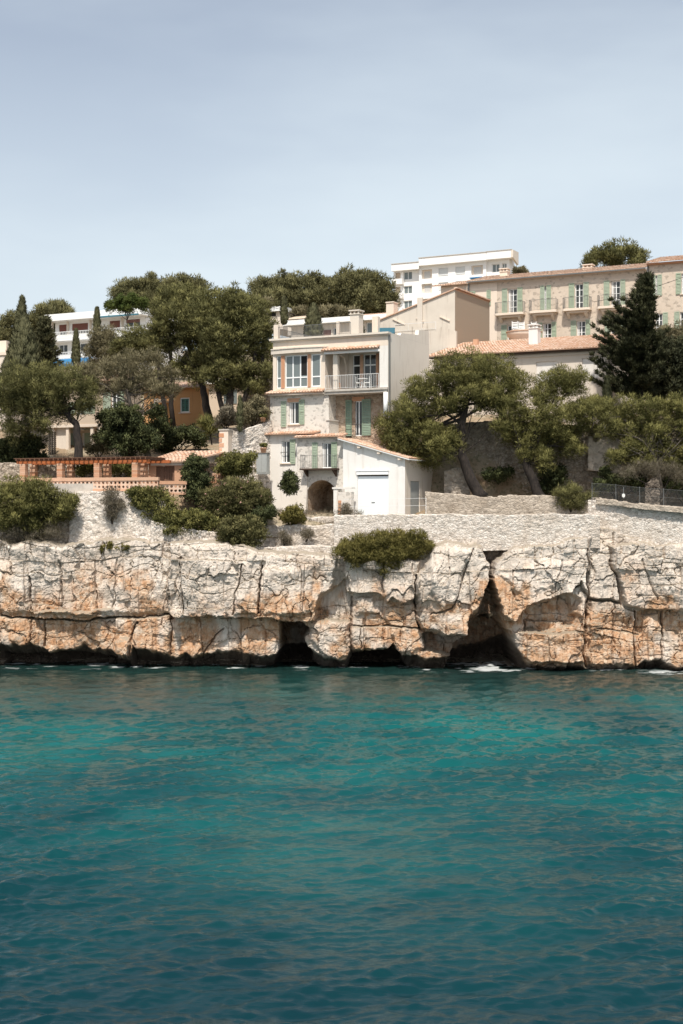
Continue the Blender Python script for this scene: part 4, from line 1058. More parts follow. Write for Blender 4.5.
m.box(H.u(333.5, PD), H.u(338, PD), PD, PD+1.6, zgB-1.5, H.z(336, 489, PD)); m.box(H.u(332.5, PD), H.u(352, PD), PD-.05, PD+.5, H.z(336, 489, PD)+.002, H.z(336, 489, PD)+.12)
m.build('pier', 'white_plaster', hw)
MB().box(H.u(338.1, PD), H.u(351, PD), PD+.02, PD+.45, zgB-1.5, H.z(345, 492, PD)).build('panel', 'house_stone', hw)
m = MB(); 
for i in range(5): m.box(H.u(338.3, PD), H.u(338.3, PD)+.22, PD-.03, PD+.01, zgB-.2+i*.26, zgB-.2+i*.26+.2)
m.build('brick_edge', 'terracotta_brick', hw, tint=True)
# thin wire handrail in front of the garage
q = empty('wire_handrail', at(344, 515, 91.4), 0, 'thin wire handrail on slim posts in front of the white garage', 'railing')
m = MB(); a = Vector(at(344, 515, 91.4)); b = Vector(at(426, 514, 90.6))
for z in (.55, 1.02): m.tube([(0, 0, z), tuple(b-a+Vector((0, 0, z)))], .008, 5)
m.build('wire', 'rail_white', q)
for i in range(4):
    p = (b-a)*(i/3); MB().tube([tuple(p), tuple(p+Vector((0, 0, 1.05)))], .016, 6).build('post', 'rail_white', q)

# ---- things on the balcony and terrace
def rooted(name, label, cat, u, d, z, rz=0., group=None, fr=H):
    ox, oy = fr.org(d); return empty(name, (ox+fr.c*u, oy-fr.s*u, z), -fr.th+rz, label, cat, group)
def chair(root, mat, s=1.0, slats=3, back=.85):
    MB().box(-.21*s, .21*s, -.21*s, .21*s, .42*s, .46*s).build('seat', mat, root)
    for x in (-.19, .19):
        for y in (-.19, .19): MB().tube([(x*s*1.08, y*s*1.08, 0), (x*s, y*s, .42*s)], .022*s, 6).build('leg', mat, root)
    m = MB()
    for x in (-.19, .19): m.box((x-.02)*s, (x+.02)*s, .18*s, .22*s, .462*s, back*s)
    for i in range(slats): z = (.55+i*.11)*s; m.box(-.17*s, .17*s, .185*s, .215*s, z, z+.06*s)
    m.build('backrest', mat, root)
chair(rooted('wooden_chair', 'orange wooden chair at the left end of the covered balcony', 'chair', U(334), .45, z_floor+.002, .6), 'orange_wood')
chair(rooted('balcony_chair', 'white chair left of the small table on the covered balcony', 'chair', U(354), .75, z_floor+.002, 2.0), 'chair_white')
chair(rooted('balcony_chair', 'white chair right of the small table on the covered balcony', 'chair', U(362.5), .8, z_floor+.002, -1.4), 'chair_white')
tb = rooted('balcony_table', 'small white table between two white chairs on the covered balcony', 'table', U(358.3), .75, z_floor+.002)
MB().lathe([(0, .70), (.36, .70), (.36, .735), (0, .735)], 0, 0, 18).build('table_top', 'chair_white', tb)
for k in range(3): w_ = k*2.094; MB().tube([(.3*math.cos(w_), .3*math.sin(w_), 0), (.05*math.cos(w_), .05*math.sin(w_), .4), (.25*math.cos(w_), .25*math.sin(w_), .70)], .016, 6).build('leg', 'chair_white', tb)
def pot(root, r=.22, h=.36, mat='terracotta_brick'):
    MB().lathe([(0, 0), (r*.65, 0), (r*.92, h*.84), (r*1.06, h*.85), (r*1.06, h), (r*.9, h), (r*.85, h*.9), (0, h*.9)], 0, 0, 16).build('pot', mat, root, True, True)
def potted(name, label, loc, r, h, ph, fm='shrub_green', n=40):
    rt_ = empty(name, loc, 0, label, 'plant'); pot(rt_, r, h)
    c = np.array(loc)+np.array([0, 0, h+ph*.45]); C = c+unit(n)*np.array([r*1.1, r*1.1, ph*.45])*NR.uniform(.3, 1, (n, 1))
    P, T = puffs(C, np.full(n, .1), 30, .09, .05); tri_mesh('foliage', P, T, fm, rt_, loc); return rt_
potted('potted_plant', 'leafy plant in an orange terracotta pot beside the lower left corner of the house', at(263.5, 453, 97.6), .24, .36, .35)
potted('potted_plant', 'small terracotta pot high on the sloping garden wall beside the house', at(263, 421.5, 98.2), .2, .26, .25)
bn = empty('garden_cabinet', at(263, 467, 97.3), -R(27), 'grey metal cabinet standing below the terracotta pot by the house corner', 'cabinet')
MB().box(-.42, .42, -.2, .2, -.5, .92).build('body', 'grey_door', bn); MB().box(-.46, .46, -.24, .22, .922, .97).build('lid', 'metal_grey', bn)
MB().box(-.38, -.01, -.225, -.202, -.4, .86).build('door', 'grey_door', bn); MB().box(.01, .38, -.225, -.202, -.4, .86).build('door', 'grey_door', bn)
def lounge(label, u, d, col='water_blue_seat'):
    rt_ = rooted('cushioned_bench', label, 'bench', u, d, zc+.002, .3)
    MB().box(-.55, .55, -.3, .3, .32, .42).build('seat_cushion', col, rt_); MB().box(-.55, .55, .26, .36, .42, .8).build('back_cushion', col, rt_)
    for x in (-.5, .5):
        for y in (-.25, .25): MB().box(x-.025, x+.025, y-.025, y+.025, 0, .319).build('leg', 'chair_white', rt_)
lounge('teal cushioned bench on the roof terrace near the side parapet', U(371.5), 2.4)
#@@PART4
# ================================================================== tall gabled neighbour
G = Frame(455, 109.5, 27)
gh = G.root('gabled_house', 'tall weathered house with a bare tan side wall and half gable, behind the terraced house', 'house', 10)
gl = G.u(376); zt0 = G.z(376, 322); zt1 = G.z(455, 289.5); gz = 13.0; gdp = G.d_of(489.5, 0)
m = MB(); m.face([(gl, 0, gz), (0, 0, gz), (0, 0, zt1), (gl, 0, zt0)]); m.face([(gl, 0, gz), (gl, gdp, gz), (gl, gdp, zt0), (gl, 0, zt0)])
m.build('wall', 'weathered_plaster', gh)
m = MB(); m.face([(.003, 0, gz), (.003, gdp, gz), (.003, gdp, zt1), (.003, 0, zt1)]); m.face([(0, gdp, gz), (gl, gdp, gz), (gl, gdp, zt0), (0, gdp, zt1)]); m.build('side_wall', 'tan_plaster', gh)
m = MB(); sl2 = (zt1-zt0)/(0-gl)
tiles(m, (gl, gdp, zt0), (gl, -.12, zt0), (.06, gdp, zt1+.0), (.06, -.12, zt1+.0), .22)
m.v = [(x, y, z+.06) for x, y, z in m.v]; m.build('roof', 'roof_tile', gh, tint=True)
m = MB(); n_ = int((gdp)/.25)
for i in range(n_): m.box(-.12, .16, .02+i*gdp/n_, .02+(i+.86)*gdp/n_, zt1+.10, zt1+.19)
m.build('verge_tiles', 'roof_tile', gh, tint=True)
MB().box(G.u(418), G.u(423), -.16, -.003, G.z(420, 330), G.z(420, 298)).build('flue', 'weathered_plaster', gh)
MB().box(G.u(383.5), G.u(391), .5, 1.3, zt0-1, G.z(387, 303, .5)).box(G.u(383.2), G.u(391.4), .44, 1.36, G.z(387, 303, .5)+.003, G.z(387, 303, .5)+.09).build('chimney', 'pale_render', gh)
for a, b, c_, d_ in ((393, 319, 405, 324.5), (416.5, 318, 424, 321.5), (440, 316.5, 450, 321)):
    x0, z0_, x1, z1_ = G.u(a), G.z(a, b), G.u(c_), G.z(c_, d_)
    MB().prism([(x0, z0_-.05), (x1, z1_-.05), (x1, z1_+.05), (x0, z0_+.05)], -.09, -.003).build('drip_ledge', 'pale_render', gh)
# lower terrace walls stepping between the gabled house and the terraced house
TW = Frame(440, 109.2, 27)
tw = TW.root('terrace_wall', 'stained grey parapet wall stepping down in front of the half gable', 'wall', 10)
m = MB(); m.prism([(TW.u(388), 12), (TW.u(456), 12), (TW.u(456), TW.z(456, 331)), (TW.u(441), TW.z(441, 327)), (TW.u(438), TW.z(438, 330)), (TW.u(400), TW.z(400, 325)), (TW.u(388), TW.z(388, 322))], 0, .25); m.build('wall', 'weathered_plaster', tw)
m = railing(MB(), [(TW.u(395), -.05), (TW.u(436), -.05)], TW.z(415, 331), .6, .9, .012, .016); m.build('railing', 'rail_white', tw)

# ================================================================== long low house with the tiled roof
L_ = Frame(427, 106.5, 27)
lh = L_.root('low_house', 'long low cream house under a broad terracotta tiled roof, behind the leaning pines', 'house', 12)
lu1 = L_.u(610); lze = L_.z(500, 352.5); lz0 = 14.0; ld = 5.2; lzr = lze+1.55
blind = [L_.rect(536, 557, 361.5, 384, .5), L_.rect(582, 600, 358, 378, .5)]
m = MB().wall(.35, lu1-.3, lz0, lze-.02, blind, .5, .10)
m.face([(lu1-.3, .5, lz0), (lu1-.3, ld*2-.5, lz0), (lu1-.3, ld*2-.5, lze), (lu1-.3, ld, lzr), (lu1-.3, .5, lze)]); m.face([(.35, .5, lz0), (.35, ld*2-.5, lz0), (.35, ld*2-.5, lze), (.35, ld, lzr), (.35, .5, lze)])
m.build('wall', 'cream_plaster', lh)
for r in blind: MB().box(r[0]+.003, r[1]-.003, .585, .60, r[2]+.003, r[3]-.003).build('blind_window', 'white_plaster', lh)
MB().box(.3, lu1-.25, .42, .497, lze-.42, lze-.25).build('string_course', 'cream_plaster', lh)
MB().box(.1, lu1-.1, .05, .6, lze-.16, lze-.06).build('eave_board', 'dark_timber', lh)
m = tiles(MB(), (-.1, -.05, lze), (lu1+.1, -.05, lze), (.9, ld, lzr), (lu1-.2, ld, lzr), .23); tiles(m, (lu1+.1, 2*ld, lze), (-.1, 2*ld, lze), (lu1-.2, ld, lzr), (.9, ld, lzr), .23, 6); m.build('roof', 'roof_tile', lh, tint=True)
lp = L_.rect(529.5, 538.5, 324.5, 345, 2.6)
m = chimney(MB(), lp[0], lp[1], 2.4, 3.1, lp[2]-.3, lp[3]); m.build('chimney', 'bright_plaster', lh)
lp = L_.rect(446.5, 454, 334, 349, 3.2)
m = MB().box(lp[0], lp[1], 3.0, 3.6, lp[2]-.3, lp[3]-.5); m.prism([(lp[0], lp[3]-.498)]+[((lp[0]+lp[1])/2-(lp[1]-lp[0])/2*math.cos(math.pi*i/8), lp[3]-.498+.42*math.sin(math.pi*i/8)) for i in range(1, 8)]+[(lp[1], lp[3]-.498)], 3.0, 3.6)
ch = m.build('chimney', 'bright_plaster', lh); MB().box((lp[0]+lp[1])/2-.12, (lp[0]+lp[1])/2+.12, 2.98, 2.998, lp[3]-.62, lp[3]-.28).build('vent', 'terracotta_brick', ch, tint=True)
lp = L_.rect(474, 478.5, 339.5, 343, 3.8); MB().box(lp[0], lp[1], 3.6, 3.9, lp[2]-.3, lp[3]).build('roof_vent', 'terracotta_brick', lh, tint=True)
lp = L_.rect(527, 540, 342.2, 343.5, 1.9)
MB().box(L_.u(603), lu1-.3, .42, .498, lz0, L_.z(606, 388)).build('corner_band', 'white_plaster', lh)

# ================================================================== hotel-like long facade
HT = Frame(540, 121, 27)
ht = HT.root('long_facade_house', 'long three-storey stone house with green shutters and small balconies, high on the right', 'house', 14)
hl, hr = HT.u(441), HT.u(646.5); hze = HT.z(555, 275.5); hzb = 16.5
D0 = lambda a, b, t_, bt: HT.rect(a, b, t_, bt)
mid = .86
doors = [D0(508.3, 517.2, 290.5, 314.5), D0(543.8, 547.2, 286.5, 311), D0(575, 583.2, 283, 307.5), D0(611.3, 620.3, 280, 305)]
lows = [D0(507.5, 516, 326, 343), D0(543, 551.5, 323.5, 340), D0(577, 585.5, 320.5, 337), D0(611, 620, 318, 335)]
ztd = sum(r[3] for r in doors)/4; zbd = sum(r[2] for r in doors)/4; ztl = sum(r[3] for r in lows)/4; zbl = sum(r[2] for r in lows)/4
doors = [fix(r, zbd, ztd) for r in doors]; lows = [fix(r, zbl, ztl) for r in lows]
part = fix(D0(476, 486.5, 292, 310), zbd+.8, ztd)
m = MB().wall(hl, hr-.002, hzb, hze, doors+lows+[part], 0, .22); m.face([(hr, 0, hzb), (hr, 9, hzb), (hr, 9, hze), (hr, 0, hze)]); m.face([(hl, 0, hzb), (hl, 9, hzb), (hl, 9, hze), (hl, 0, hze)])
m.build('wall', 'hotel_stone', ht)
MB().box(hl, HT.u(497), -.03, -.004, hzb, hze-.2).build('render_panel', 'pale_render', ht)
for i, r in enumerate(doors): window(ht, r, 0, .18, 2, 4, name='french_door', sill=False, f=.07, curtain=i in (0, 3))
for i, r in enumerate(lows+[part]): window(ht, r, 0, .18, 2, 3, f=.07, curtain=i in (1, 2))
for (a, b), (c_, d_) in (((502.2, 507.3), (517.6, 522.6)), ((540.4, 544.6), (546.6, 551.2)), ((569, 574.4), (583.6, 588.8)), ((604, 609.6), (620.6, 625.4))):
    for x0, x1 in ((a, b), (c_, d_)): shutter(ht, HT.u(x0), HT.u(x1), zbd+.03, ztd+.08, -.03 if x1 < 497 else 0)
for (a, b), (c_, d_) in (((501.5, 506.8), (516.5, 521.5)), ((538, 542.4), (551.9, 556.5)), ((571, 576.4), (585.9, 590.4)), ((605, 610.4), (620.4, 625.4))):
    for x0, x1 in ((a, b), (c_, d_)): shutter(ht, HT.u(x0), HT.u(x1), zbl-.02, ztl+.06, 0)
shutter(ht, HT.u(470.5), HT.u(475.6), zbd+.8, ztd+.06, -.03); shutter(ht, HT.u(487), HT.u(491), zbd+.8, ztd+.06, -.03)
for a, b in ((497, 525.5), (531, 558.5), (564.5, 592), (599, 628)):
    u0, u1 = HT.u(a), HT.u(b)
    bb_ = MB().plan([(u0, -.003), (u0, -.62), (u0+.15, -.75), (u1-.15, -.75), (u1, -.62), (u1, -.003)], zbd-.24, zbd-.05).plan([(u0+.2, -.003), (u0+.3, -.5), (u1-.3, -.5), (u1-.2, -.003)], zbd-.42, zbd-.243)
    for x in (u0+.35, u1-.55): bb_.side([(-.003, zbd-.85), (-.003, zbd-.423), (-.45, zbd-.423), (-.42, zbd-.52)], x, x+.2)
    bb_ = bb_.build('balcony', 'pale_render', ht)
    m = railing(MB(), [(u0+.05, -.02), (u0+.05, -.6), (u0+.17, -.7), (u1-.17, -.7), (u1-.05, -.6), (u1-.05, -.02)], zbd-.05, .95, .13, .010, .016); m.build('railing', 'metal_grey', bb_)
m = tiles(MB(), (HT.u(468.5), -.42, hze+.02), (hr-.002, -.42, hze+.02), (HT.u(468.5), 4.5, hze+1.2), (hr-.002, 4.5, hze+1.2), .24); m.build('roof', 'faded_tile', ht, tint=True)
m = tiles(MB(), (HT.u(434), -.5, hze-.16), (HT.u(467.5), -.5, hze-.16), (HT.u(434)+2, 4.5, hze+.95), (HT.u(467.5), 4.5, hze+.95), .24); m.build('lower_roof', 'faded_tile', ht, tint=True)
MB().box(HT.u(468.5), hr-.002, -.52, -.43, hze-.10, hze+.0).build('gutter', 'metal_grey', ht)
MB().box(HT.u(467.5)+.1, HT.u(467.5)+.2, -.14, -.035, zbd-3, hze-.1).build('downpipe', 'metal_grey', ht)
MB().box(hl, hr-.004, -.16, -.035, hze-.14, hze-.02).build('eave_course', 'pale_render', ht)
for a, b, t_, bt in ((500.5, 508, 268.5, 284), (583.5, 592.5, 264.5, 273)):
    r = HT.rect(a, b, t_, bt, 2.5); m = chimney(MB(), r[0], r[1], 2.3, 3.0, r[2]-.6, r[3]); m.build('chimney', 'pale_render', ht)
# neighbour carrying on to the right
H2 = Frame(646.8, 115.8, 27)
h2 = H2.root('corner_house', 'pale stone house with green shutters at the right edge, above the dark conifer', 'house', 14)
z2e = H2.z(665, 262.3); u2e = 14.0
tops = [H2.rect(655.2, 658.6, 275.5, 295.5), H2.rect(681.5, 690, 273, 293)]; lo2 = [H2.rect(655.5, 662.5, 313.5, 334), H2.rect(680, 689, 311, 331)]
tops = [fix(r, tops[0][2], tops[0][3]) for r in tops]; lo2 = [fix(r, lo2[0][2], lo2[0][3]) for r in lo2]
m = MB().wall(.002, u2e, hzb-2, z2e, tops+lo2, 0, .22); m.face([(.002, 0, hzb-2), (.002, 9, hzb-2), (.002, 9, z2e), (.002, 0, z2e)]); m.face([(u2e, 0, hzb-2), (u2e, 9, hzb-2), (u2e, 9, z2e), (u2e, 0, z2e)]); m.build('wall', 'hotel_stone', h2)
for r in tops+lo2: window(h2, r, 0, .18, 2, 3, f=.07)
for x0, x1 in ((651.4, 655.6), (657.6, 662)): shutter(h2, H2.u(x0), H2.u(x1), tops[0][2]-.03, tops[0][3]+.05, 0)
shutter(h2, H2.u(676), H2.u(681.2), tops[0][2]-.03, tops[0][3]+.05, 0); shutter(h2, H2.u(663), H2.u(668), lo2[0][2]-.03, lo2[0][3]+.05, 0); shutter(h2, H2.u(674.5), H2.u(679.6), lo2[0][2]-.03, lo2[0][3]+.05, 0)
m = tiles(MB(), (.05, -.5, z2e+.05), (u2e, -.5, z2e+.05), (.05, 4.5, z2e+1.25), (u2e, 4.5, z2e+1.25), .24); m.build('roof', 'roof_tile', h2, tint=True)
MB().box(.05, u2e, -.3, -.002, z2e-.16, z2e-.02).build('eave_course', 'terracotta_brick', h2, tint=True)
MB().tube([(.12, -.08, hzb), (.12, -.08, z2e-.2)], .055, 8).build('downpipe', 'metal_grey', h2, True)
# round roof terrace between low house and long facade
ox, oy, oz = at(524, 338, 113.2)
rt = empty('round_terrace', (ox, oy, oz), -R(27), 'round cream terrace with a tiled rim beside the white chimney', 'terrace')
MB().lathe([(1.05, -3), (1.05, -.1), (1.35, .12), (1.40, .3), (1.40, .42), (1.28, .42), (1.28, .15), (0, .15)], 0, 0, 24).build('drum', 'pale_render', rt, True)
MB().lathe([(1.33, .43), (1.46, .43), (1.46, .50), (1.33, .50), (1.33, .43)], 0, 0, 24).build('rim', 'roof_tile', rt, tint=True)
for i, (px, py, lab) in enumerate(((515.5, 332.5, 'white plastic chair at the left of the round terrace'), (521.5, 331.5, 'white plastic chair in the middle of the round terrace'), (532.5, 331, 'white plastic chair beside the white chimney on the round terrace'))):
    x, y, z = at(px, py, 113.2+.2*i-.4); chair(empty('plastic_chair', (x, y, oz+.16), rnd.uniform(-.8, .8), lab, 'chair'), 'chair_white', 1.15, 4, 1.02)
# overhead cable
ca = Vector(at(592.5, 302, 108)); cb = Vector(at(700, 270.5, 104))
m = MB(); m.tube([tuple(ca.lerp(cb, i/16)-ca-Vector((0, 0, 4*.25*(i/16)*(1-i/16)))) for i in range(17)], .018, 5)
tag(m.build('overhead_cable', 'iron_dark', None), 'thin dark overhead cable crossing in front of the long facade', 'cable').location = ca

# ================================================================== apartment block on the skyline
A_ = Frame(455, 258, 27)
ap = A_.root('apartment_block', 'white flat-roofed apartment block standing highest on the skyline', 'building', 30)
az = lambda py: A_.z(455, py)
def aslab(parent, name, px0, px1, top, rows, d, cols, dep=11, z0=38):
    u0, u1 = A_.u(px0, d), A_.u(px1, d)
    holes = []
    for (t_, b_) in rows:
        for c_ in cols:
            a, b = A_.u(c_[0], d), A_.u(c_[1], d); dz = 0 if c_[2] != 'l' else .25
            holes.append((a, b, az(b_)-dz, az(t_), c_[2]))
    m = MB().wall(u0, u1, z0, az(top), holes, d, .5)
    for u in (u0, u1): m.face([(u, d, z0), (u, d+dep, z0), (u, d+dep, az(top)), (u, d, az(top))])
    m.face([(u0, d, az(top)), (u1, d, az(top)), (u1, d+dep, az(top)), (u0, d+dep, az(top))])
    m.build(name, 'apartment_white', parent)
    for h in holes:
        if h[4] == 'w': window(parent, h[:4], d, .3, 2, 1, f=.09, sill=False, glass='sky_glass')
        elif h[4] == 'b':
            w_ = window(parent, h[:4], d, .4, 1, 1, f=.09, sill=False); MB().box(h[0]+.02, h[1]-.02, d+.12, d+.2, h[2]+.1, h[3]-.02).build('roller_blind', 'blind_grey', w_)
        elif h[4] == 'l':
            lg = MB().box(h[0]+.01, h[1]-.01, d+.48, d+.495, h[2]+.01, h[3]-.01).build('loggia', 'pale_render', parent)
            MB().box(h[0]+.4, h[1]-.5, d+.44, d+.478, h[2]+.1, h[3]-.3).build('pane', 'curtain', lg)
        else: MB().box(h[0]+.01, h[1]-.01, d+.45, d+.49, h[2]+.01, h[3]-.01).build('loggia', 'villa_plaster', parent)
rowsA = [(267, 275), (281.5, 289.5), (296.5, 304.5), (311, 319)]
aslab(ap, 'left_wing', 393.5, 419, 266.5, rowsA, .6, [(395, 400.5, 'd'), (403.5, 412, 'w')])
aslab(ap, 'central_wing', 419, 486, 263.5, rowsA, .0, [(421.5, 432, 'l'), (438.5, 448, 'b'), (455.5, 465, 'b'), (471, 483, 'l')])
aslab(ap, 'right_wing', 486.3, 509.5, 263, rowsA, .5, [(492, 499.5, 'w'), (502, 506.5, 'w')], 2.6)
for a, b, t_, bt, d in ((391.5, 418.8, 259.5, 266.3, -.6), (418.8, 486, 256, 263.5, -.9), (486.2, 511, 255.5, 263, -.7)):
    dq = 3.0 if b > 500 else 12
    MB().box(A_.u(a, d), A_.u(b, d), d, d+dq, az(bt), az(t_)).build('parapet_band', 'apartment_white', ap)
    MB().box(A_.u(a, d)-.1, A_.u(b, d)+.1, d-.1, d+dq+.05, az(t_)+.002, az(t_)+.12).build('coping', 'concrete', ap)
for t_, bt in rowsA:
    MB().box(A_.u(392, -.4), A_.u(402, -.4), -.5, .5, az(bt)-.9, az(bt)+.1).build('balcony', 'apartment_white', ap)
MB().plan([(A_.u(471, 0), -.003), (A_.u(471, 0), -.8), (A_.u(483, 0), -.8), (A_.u(483, 0), -.003)], az(279.5)-.18, az(279.5)).build('blue_awning', 'awning_blue', ap)
u_ = A_.u(511, -.7); m = MB().side([(-.7, az(255.6)), (2.2, az(255.6)), (2.2, az(268)), (2, az(268)), (-.7, az(263))], u_+.003, u_+.4); m.build('slanted_fascia', 'cream_plaster', ap)
m = MB().tube([(A_.u(460), 5, az(256)), (A_.u(460), 5, az(248.5))], .05, 5); m.tube([(A_.u(460)-.7, 5, az(250)), (A_.u(460)+.7, 5, az(250))], .03, 4); m.build('antenna', 'metal_grey', ap)
MB().box(A_.u(451), A_.u(453.5), 4, 5, az(256.2), az(254)).build('roof_vent', 'concrete', ap)

# ================================================================== modern white building on the left
W_ = Frame(95, 222, 27)
wb = W_.root('modern_building', 'long white modern building with balconies and a blue awning, behind the cypresses', 'building', 25)
wz = lambda py: W_.z(95, py); d = 1.6
wu0, wu1 = W_.u(46), W_.u(142)
cols = [(59, 67.5), (72, 88), (109.5, 120), (126, 140)]
hs1 = [(W_.u(a, d), W_.u(b, d), wz(331.5), wz(320.5)) for a, b in cols]; hs2 = [(W_.u(a, d), W_.u(b, d), wz(351.5), wz(341)) for a, b in cols]
m = MB().wall(wu0+.6, wu1-.3, wz(385), wz(316), hs1+hs2, d, .3); m.face([(wu0+.6, d, wz(385)), (wu0+.6, 12, wz(385)), (wu0+.6, 12, wz(316)), (wu0+.6, d, wz(316))]); m.face([(wu1-.3, d, wz(385)), (wu1-.3, 12, wz(385)), (wu1-.3, 12, wz(316)), (wu1-.3, d, wz(316))])
m.build('wall', 'apartment_white', wb)
for i, r in enumerate(hs1+hs2):
    w_ = window(wb, r, d, .2, 2, 1, f=.09, sill=False)
    if i < 4: MB().box(r[0]+.05, r[1]-.05, d+.05, d+.12, r[3]-(1.1 if i < 3 else .5), r[3]-.02).build('blind', 'red_shutter', w_)
MB().box(wu0, wu1, -.3, 12.5, wz(318), wz(311.2)).build('roof_slab', 'white_paint', wb)
MB().box(W_.u(97), wu1-.4, -.55, -.303, wz(318.6), wz(317.2)).build('rolled_awning', 'water_blue_seat', wb)
for t_ in (336.3, 357):
    bs = MB().box(wu0+.2, wu1-.2, -.1, d-.003, wz(t_+2.4), wz(t_)).build('balcony_slab', 'white_paint', wb)
    m = railing(MB(), [(wu0+.25, 0), (wu1-.25, 0)], wz(t_), 1.05, .30, .045, .05); m.build('railing', 'rail_white', bs)
    MB().box(wu0+.3, wu1-.3, .06, .10, wz(t_)+.1, wz(t_)+.62).build('parapet_panel', 'white_paint', bs)
for px in (53, 68.5, 91, 99, 123): MB().box(W_.u(px, d)-.14, W_.u(px, d)+.14, d-.35, d-.003, wz(336), wz(318)).build('pilaster', 'cream_plaster', wb)
aw = MB(); 
aw.face([(W_.u(51), .1, wz(356.2)), (W_.u(93), .1, wz(356.2)), (W_.u(93), -1.5, wz(364.5)), (W_.u(51), -1.5, wz(364.5))]); aw.face([(W_.u(51), -1.5, wz(364.5)), (W_.u(93), -1.5, wz(364.5)), (W_.u(93), -1.5, wz(366)), (W_.u(51), -1.5, wz(366))]); aw.face([(W_.u(51), .1, wz(356.2)-.05), (W_.u(93), .1, wz(356.2)-.05), (W_.u(93), -1.45, wz(364.5)-.05), (W_.u(51), -1.45, wz(364.5)-.05)])
aw.build('blue_awning', 'awning_blue', wb)
MB().box(W_.u(48), W_.u(95), -2.2, -1.9, wz(376), wz(370.5)).build('garden_wall', 'pale_render', wb)

# ================================================================== roofs showing behind the terrace of the terraced house
V_ = Frame(335, 150, 27)
vb = V_.root('flat_roof_villa', 'low flat-roofed white villa behind the roof terrace fence', 'house', 20)
v0, v1 = V_.u(288), V_.u(386)
vz = lambda py: V_.z(335, py)
vh = [(V_.u(323), V_.u(331), vz(345), vz(329)), (V_.u(333), V_.u(339), vz(345), vz(327.5)), (V_.u(366), V_.u(380), vz(343), vz(324.5))]
m = MB().wall(v0+.4, v1-.3, vz(352), vz(323), vh, 0, .3); m.face([(v0+.4, 0, vz(352)), (v0+.4, 10, vz(352)), (v0+.4, 10, vz(323)), (v0+.4, 0, vz(323))]); m.face([(v1-.3, 0, vz(352)), (v1-.3, 10, vz(352)), (v1-.3, 10, vz(323)), (v1-.3, 0, vz(323))]); m.build('wall', 'cream_plaster', vb)
for i, r in enumerate(vh):
    w_ = window(vb, r, 0, .2, 1, 1, f=.09, sill=False, glass='sky_glass' if i == 2 else 'glass')
    if i == 0: MB().box(r[0]+.05, r[1]-.05, .05, .12, r[2]+.05, r[3]-.05).build('shutter', 'red_shutter', w_)
MB().box(v0-.3, v1+.3, -.6, 10.5, vz(323), vz(318)).build('roof_slab', 'white_paint', vb)
P_ = Frame(296, 165, 27)
pv = P_.root('hip_roof_house', 'tan hip-roofed house behind the thin cypress left of the terrace', 'house', 22)
pz = lambda py: P_.z(296, py)
m = MB(); a0, a1 = P_.u(284), P_.u(312); ap_ = (P_.u(287), 5, pz(307.5))
m.face([(a0, -.4, pz(319.5)), (a1, -.4, pz(319.5)), (P_.u(289), 5, pz(307.5)), ap_]); m.face([(a1, -.4, pz(319.5)), (a1, 10, pz(319.5)), (P_.u(289), 5, pz(307.5))]); m.face([(a0, -.4, pz(319.5)), (a0, 10, pz(319.5)), ap_]); m.face([(a0, 10, pz(319.5)), (a1, 10, pz(319.5)), (P_.u(289), 5, pz(307.5)), ap_])
m.build('roof', 'villa_plaster', pv); MB().box(a0+.5, a1-.5, 0, 9.5, pz(335), pz(319.7)).build('wall', 'cream_plaster', pv)
Q_ = Frame(270, 175, 27)
qv = Q_.root('white_slab_house', 'small white slab-roofed house showing between the big pine and the thin cypress', 'house', 22)
MB().box(Q_.u(258), Q_.u(284), -.4, 8, Q_.z(270, 312), Q_.z(270, 307.5)).build('roof_slab', 'white_paint', qv); MB().box(Q_.u(260), Q_.u(283), 0, 7.5, Q_.z(270, 330), Q_.z(270, 312)-.003).build('wall', 'cream_plaster', qv)
MB().box(Q_.u(268), Q_.u(276), -.05, -.003, Q_.z(270, 316.5), Q_.z(270, 312.8)).build('window', 'dark_void', qv)
X_ = Frame(375, 160, 27)
xv = X_.root('tiled_roof_house', 'small red tile roofed house before the far pines, left of the apartment block', 'house', 22)
m = tiles(MB(), (X_.u(362), 0, X_.z(375, 314)), (X_.u(392), 0, X_.z(375, 314)), (X_.u(365), 3.5, X_.z(375, 309.5)), (X_.u(388), 3.5, X_.z(375, 309.5)), .3, 6); m.build('roof', 'roof_tile', xv, tint=True); MB().box(X_.u(363.5), X_.u(391), .3, 5, X_.z(375, 330), X_.z(375, 314)-.1).build('wall', 'pale_render', xv)

# ================================================================== villa behind the left pine
C_ = Frame(85, 106, 24)
vl = C_.root('villa', 'cream villa with green shutters and a balconied porch, half hidden by the left pine', 'house', 12)
cz = lambda py: C_.z(85, py)
c0, c1 = C_.u(72), C_.u(125)
wins = [(C_.u(76), C_.u(84), cz(430), cz(402)), (C_.u(111.5), C_.u(120), cz(411), cz(392.5)), (C_.u(81.5), C_.u(84.5), cz(458), cz(433))]
m = MB().wall(C_.u(49), c1, cz(470), cz(382), wins, 0, .2); m.face([(c1, 0, cz(470)), (c1, 2.2, cz(470)), (c1, 2.2, cz(382)), (c1, 0, cz(382))]); m.face([(C_.u(49), 0, cz(470)), (C_.u(49), 9, cz(470)), (C_.u(49), 9, cz(382)), (C_.u(49), 0, cz(382))])
m.build('wall', 'villa_plaster', vl)
for r in wins: window(vl, r, 0, .16, 2, 3 if r[3]-r[2] < 1.6 else 1, f=.07)
for a, b, t_, bt in ((103.5, 111, 391, 412), (120.4, 124.6, 391, 412), (69.5, 75.6, 402, 430), (84.5, 95, 402, 430), (69, 75, 433, 458), (85, 91, 433, 458)): shutter(vl, C_.u(a), C_.u(b), cz(bt), cz(t_), 0)
pd = -1.5
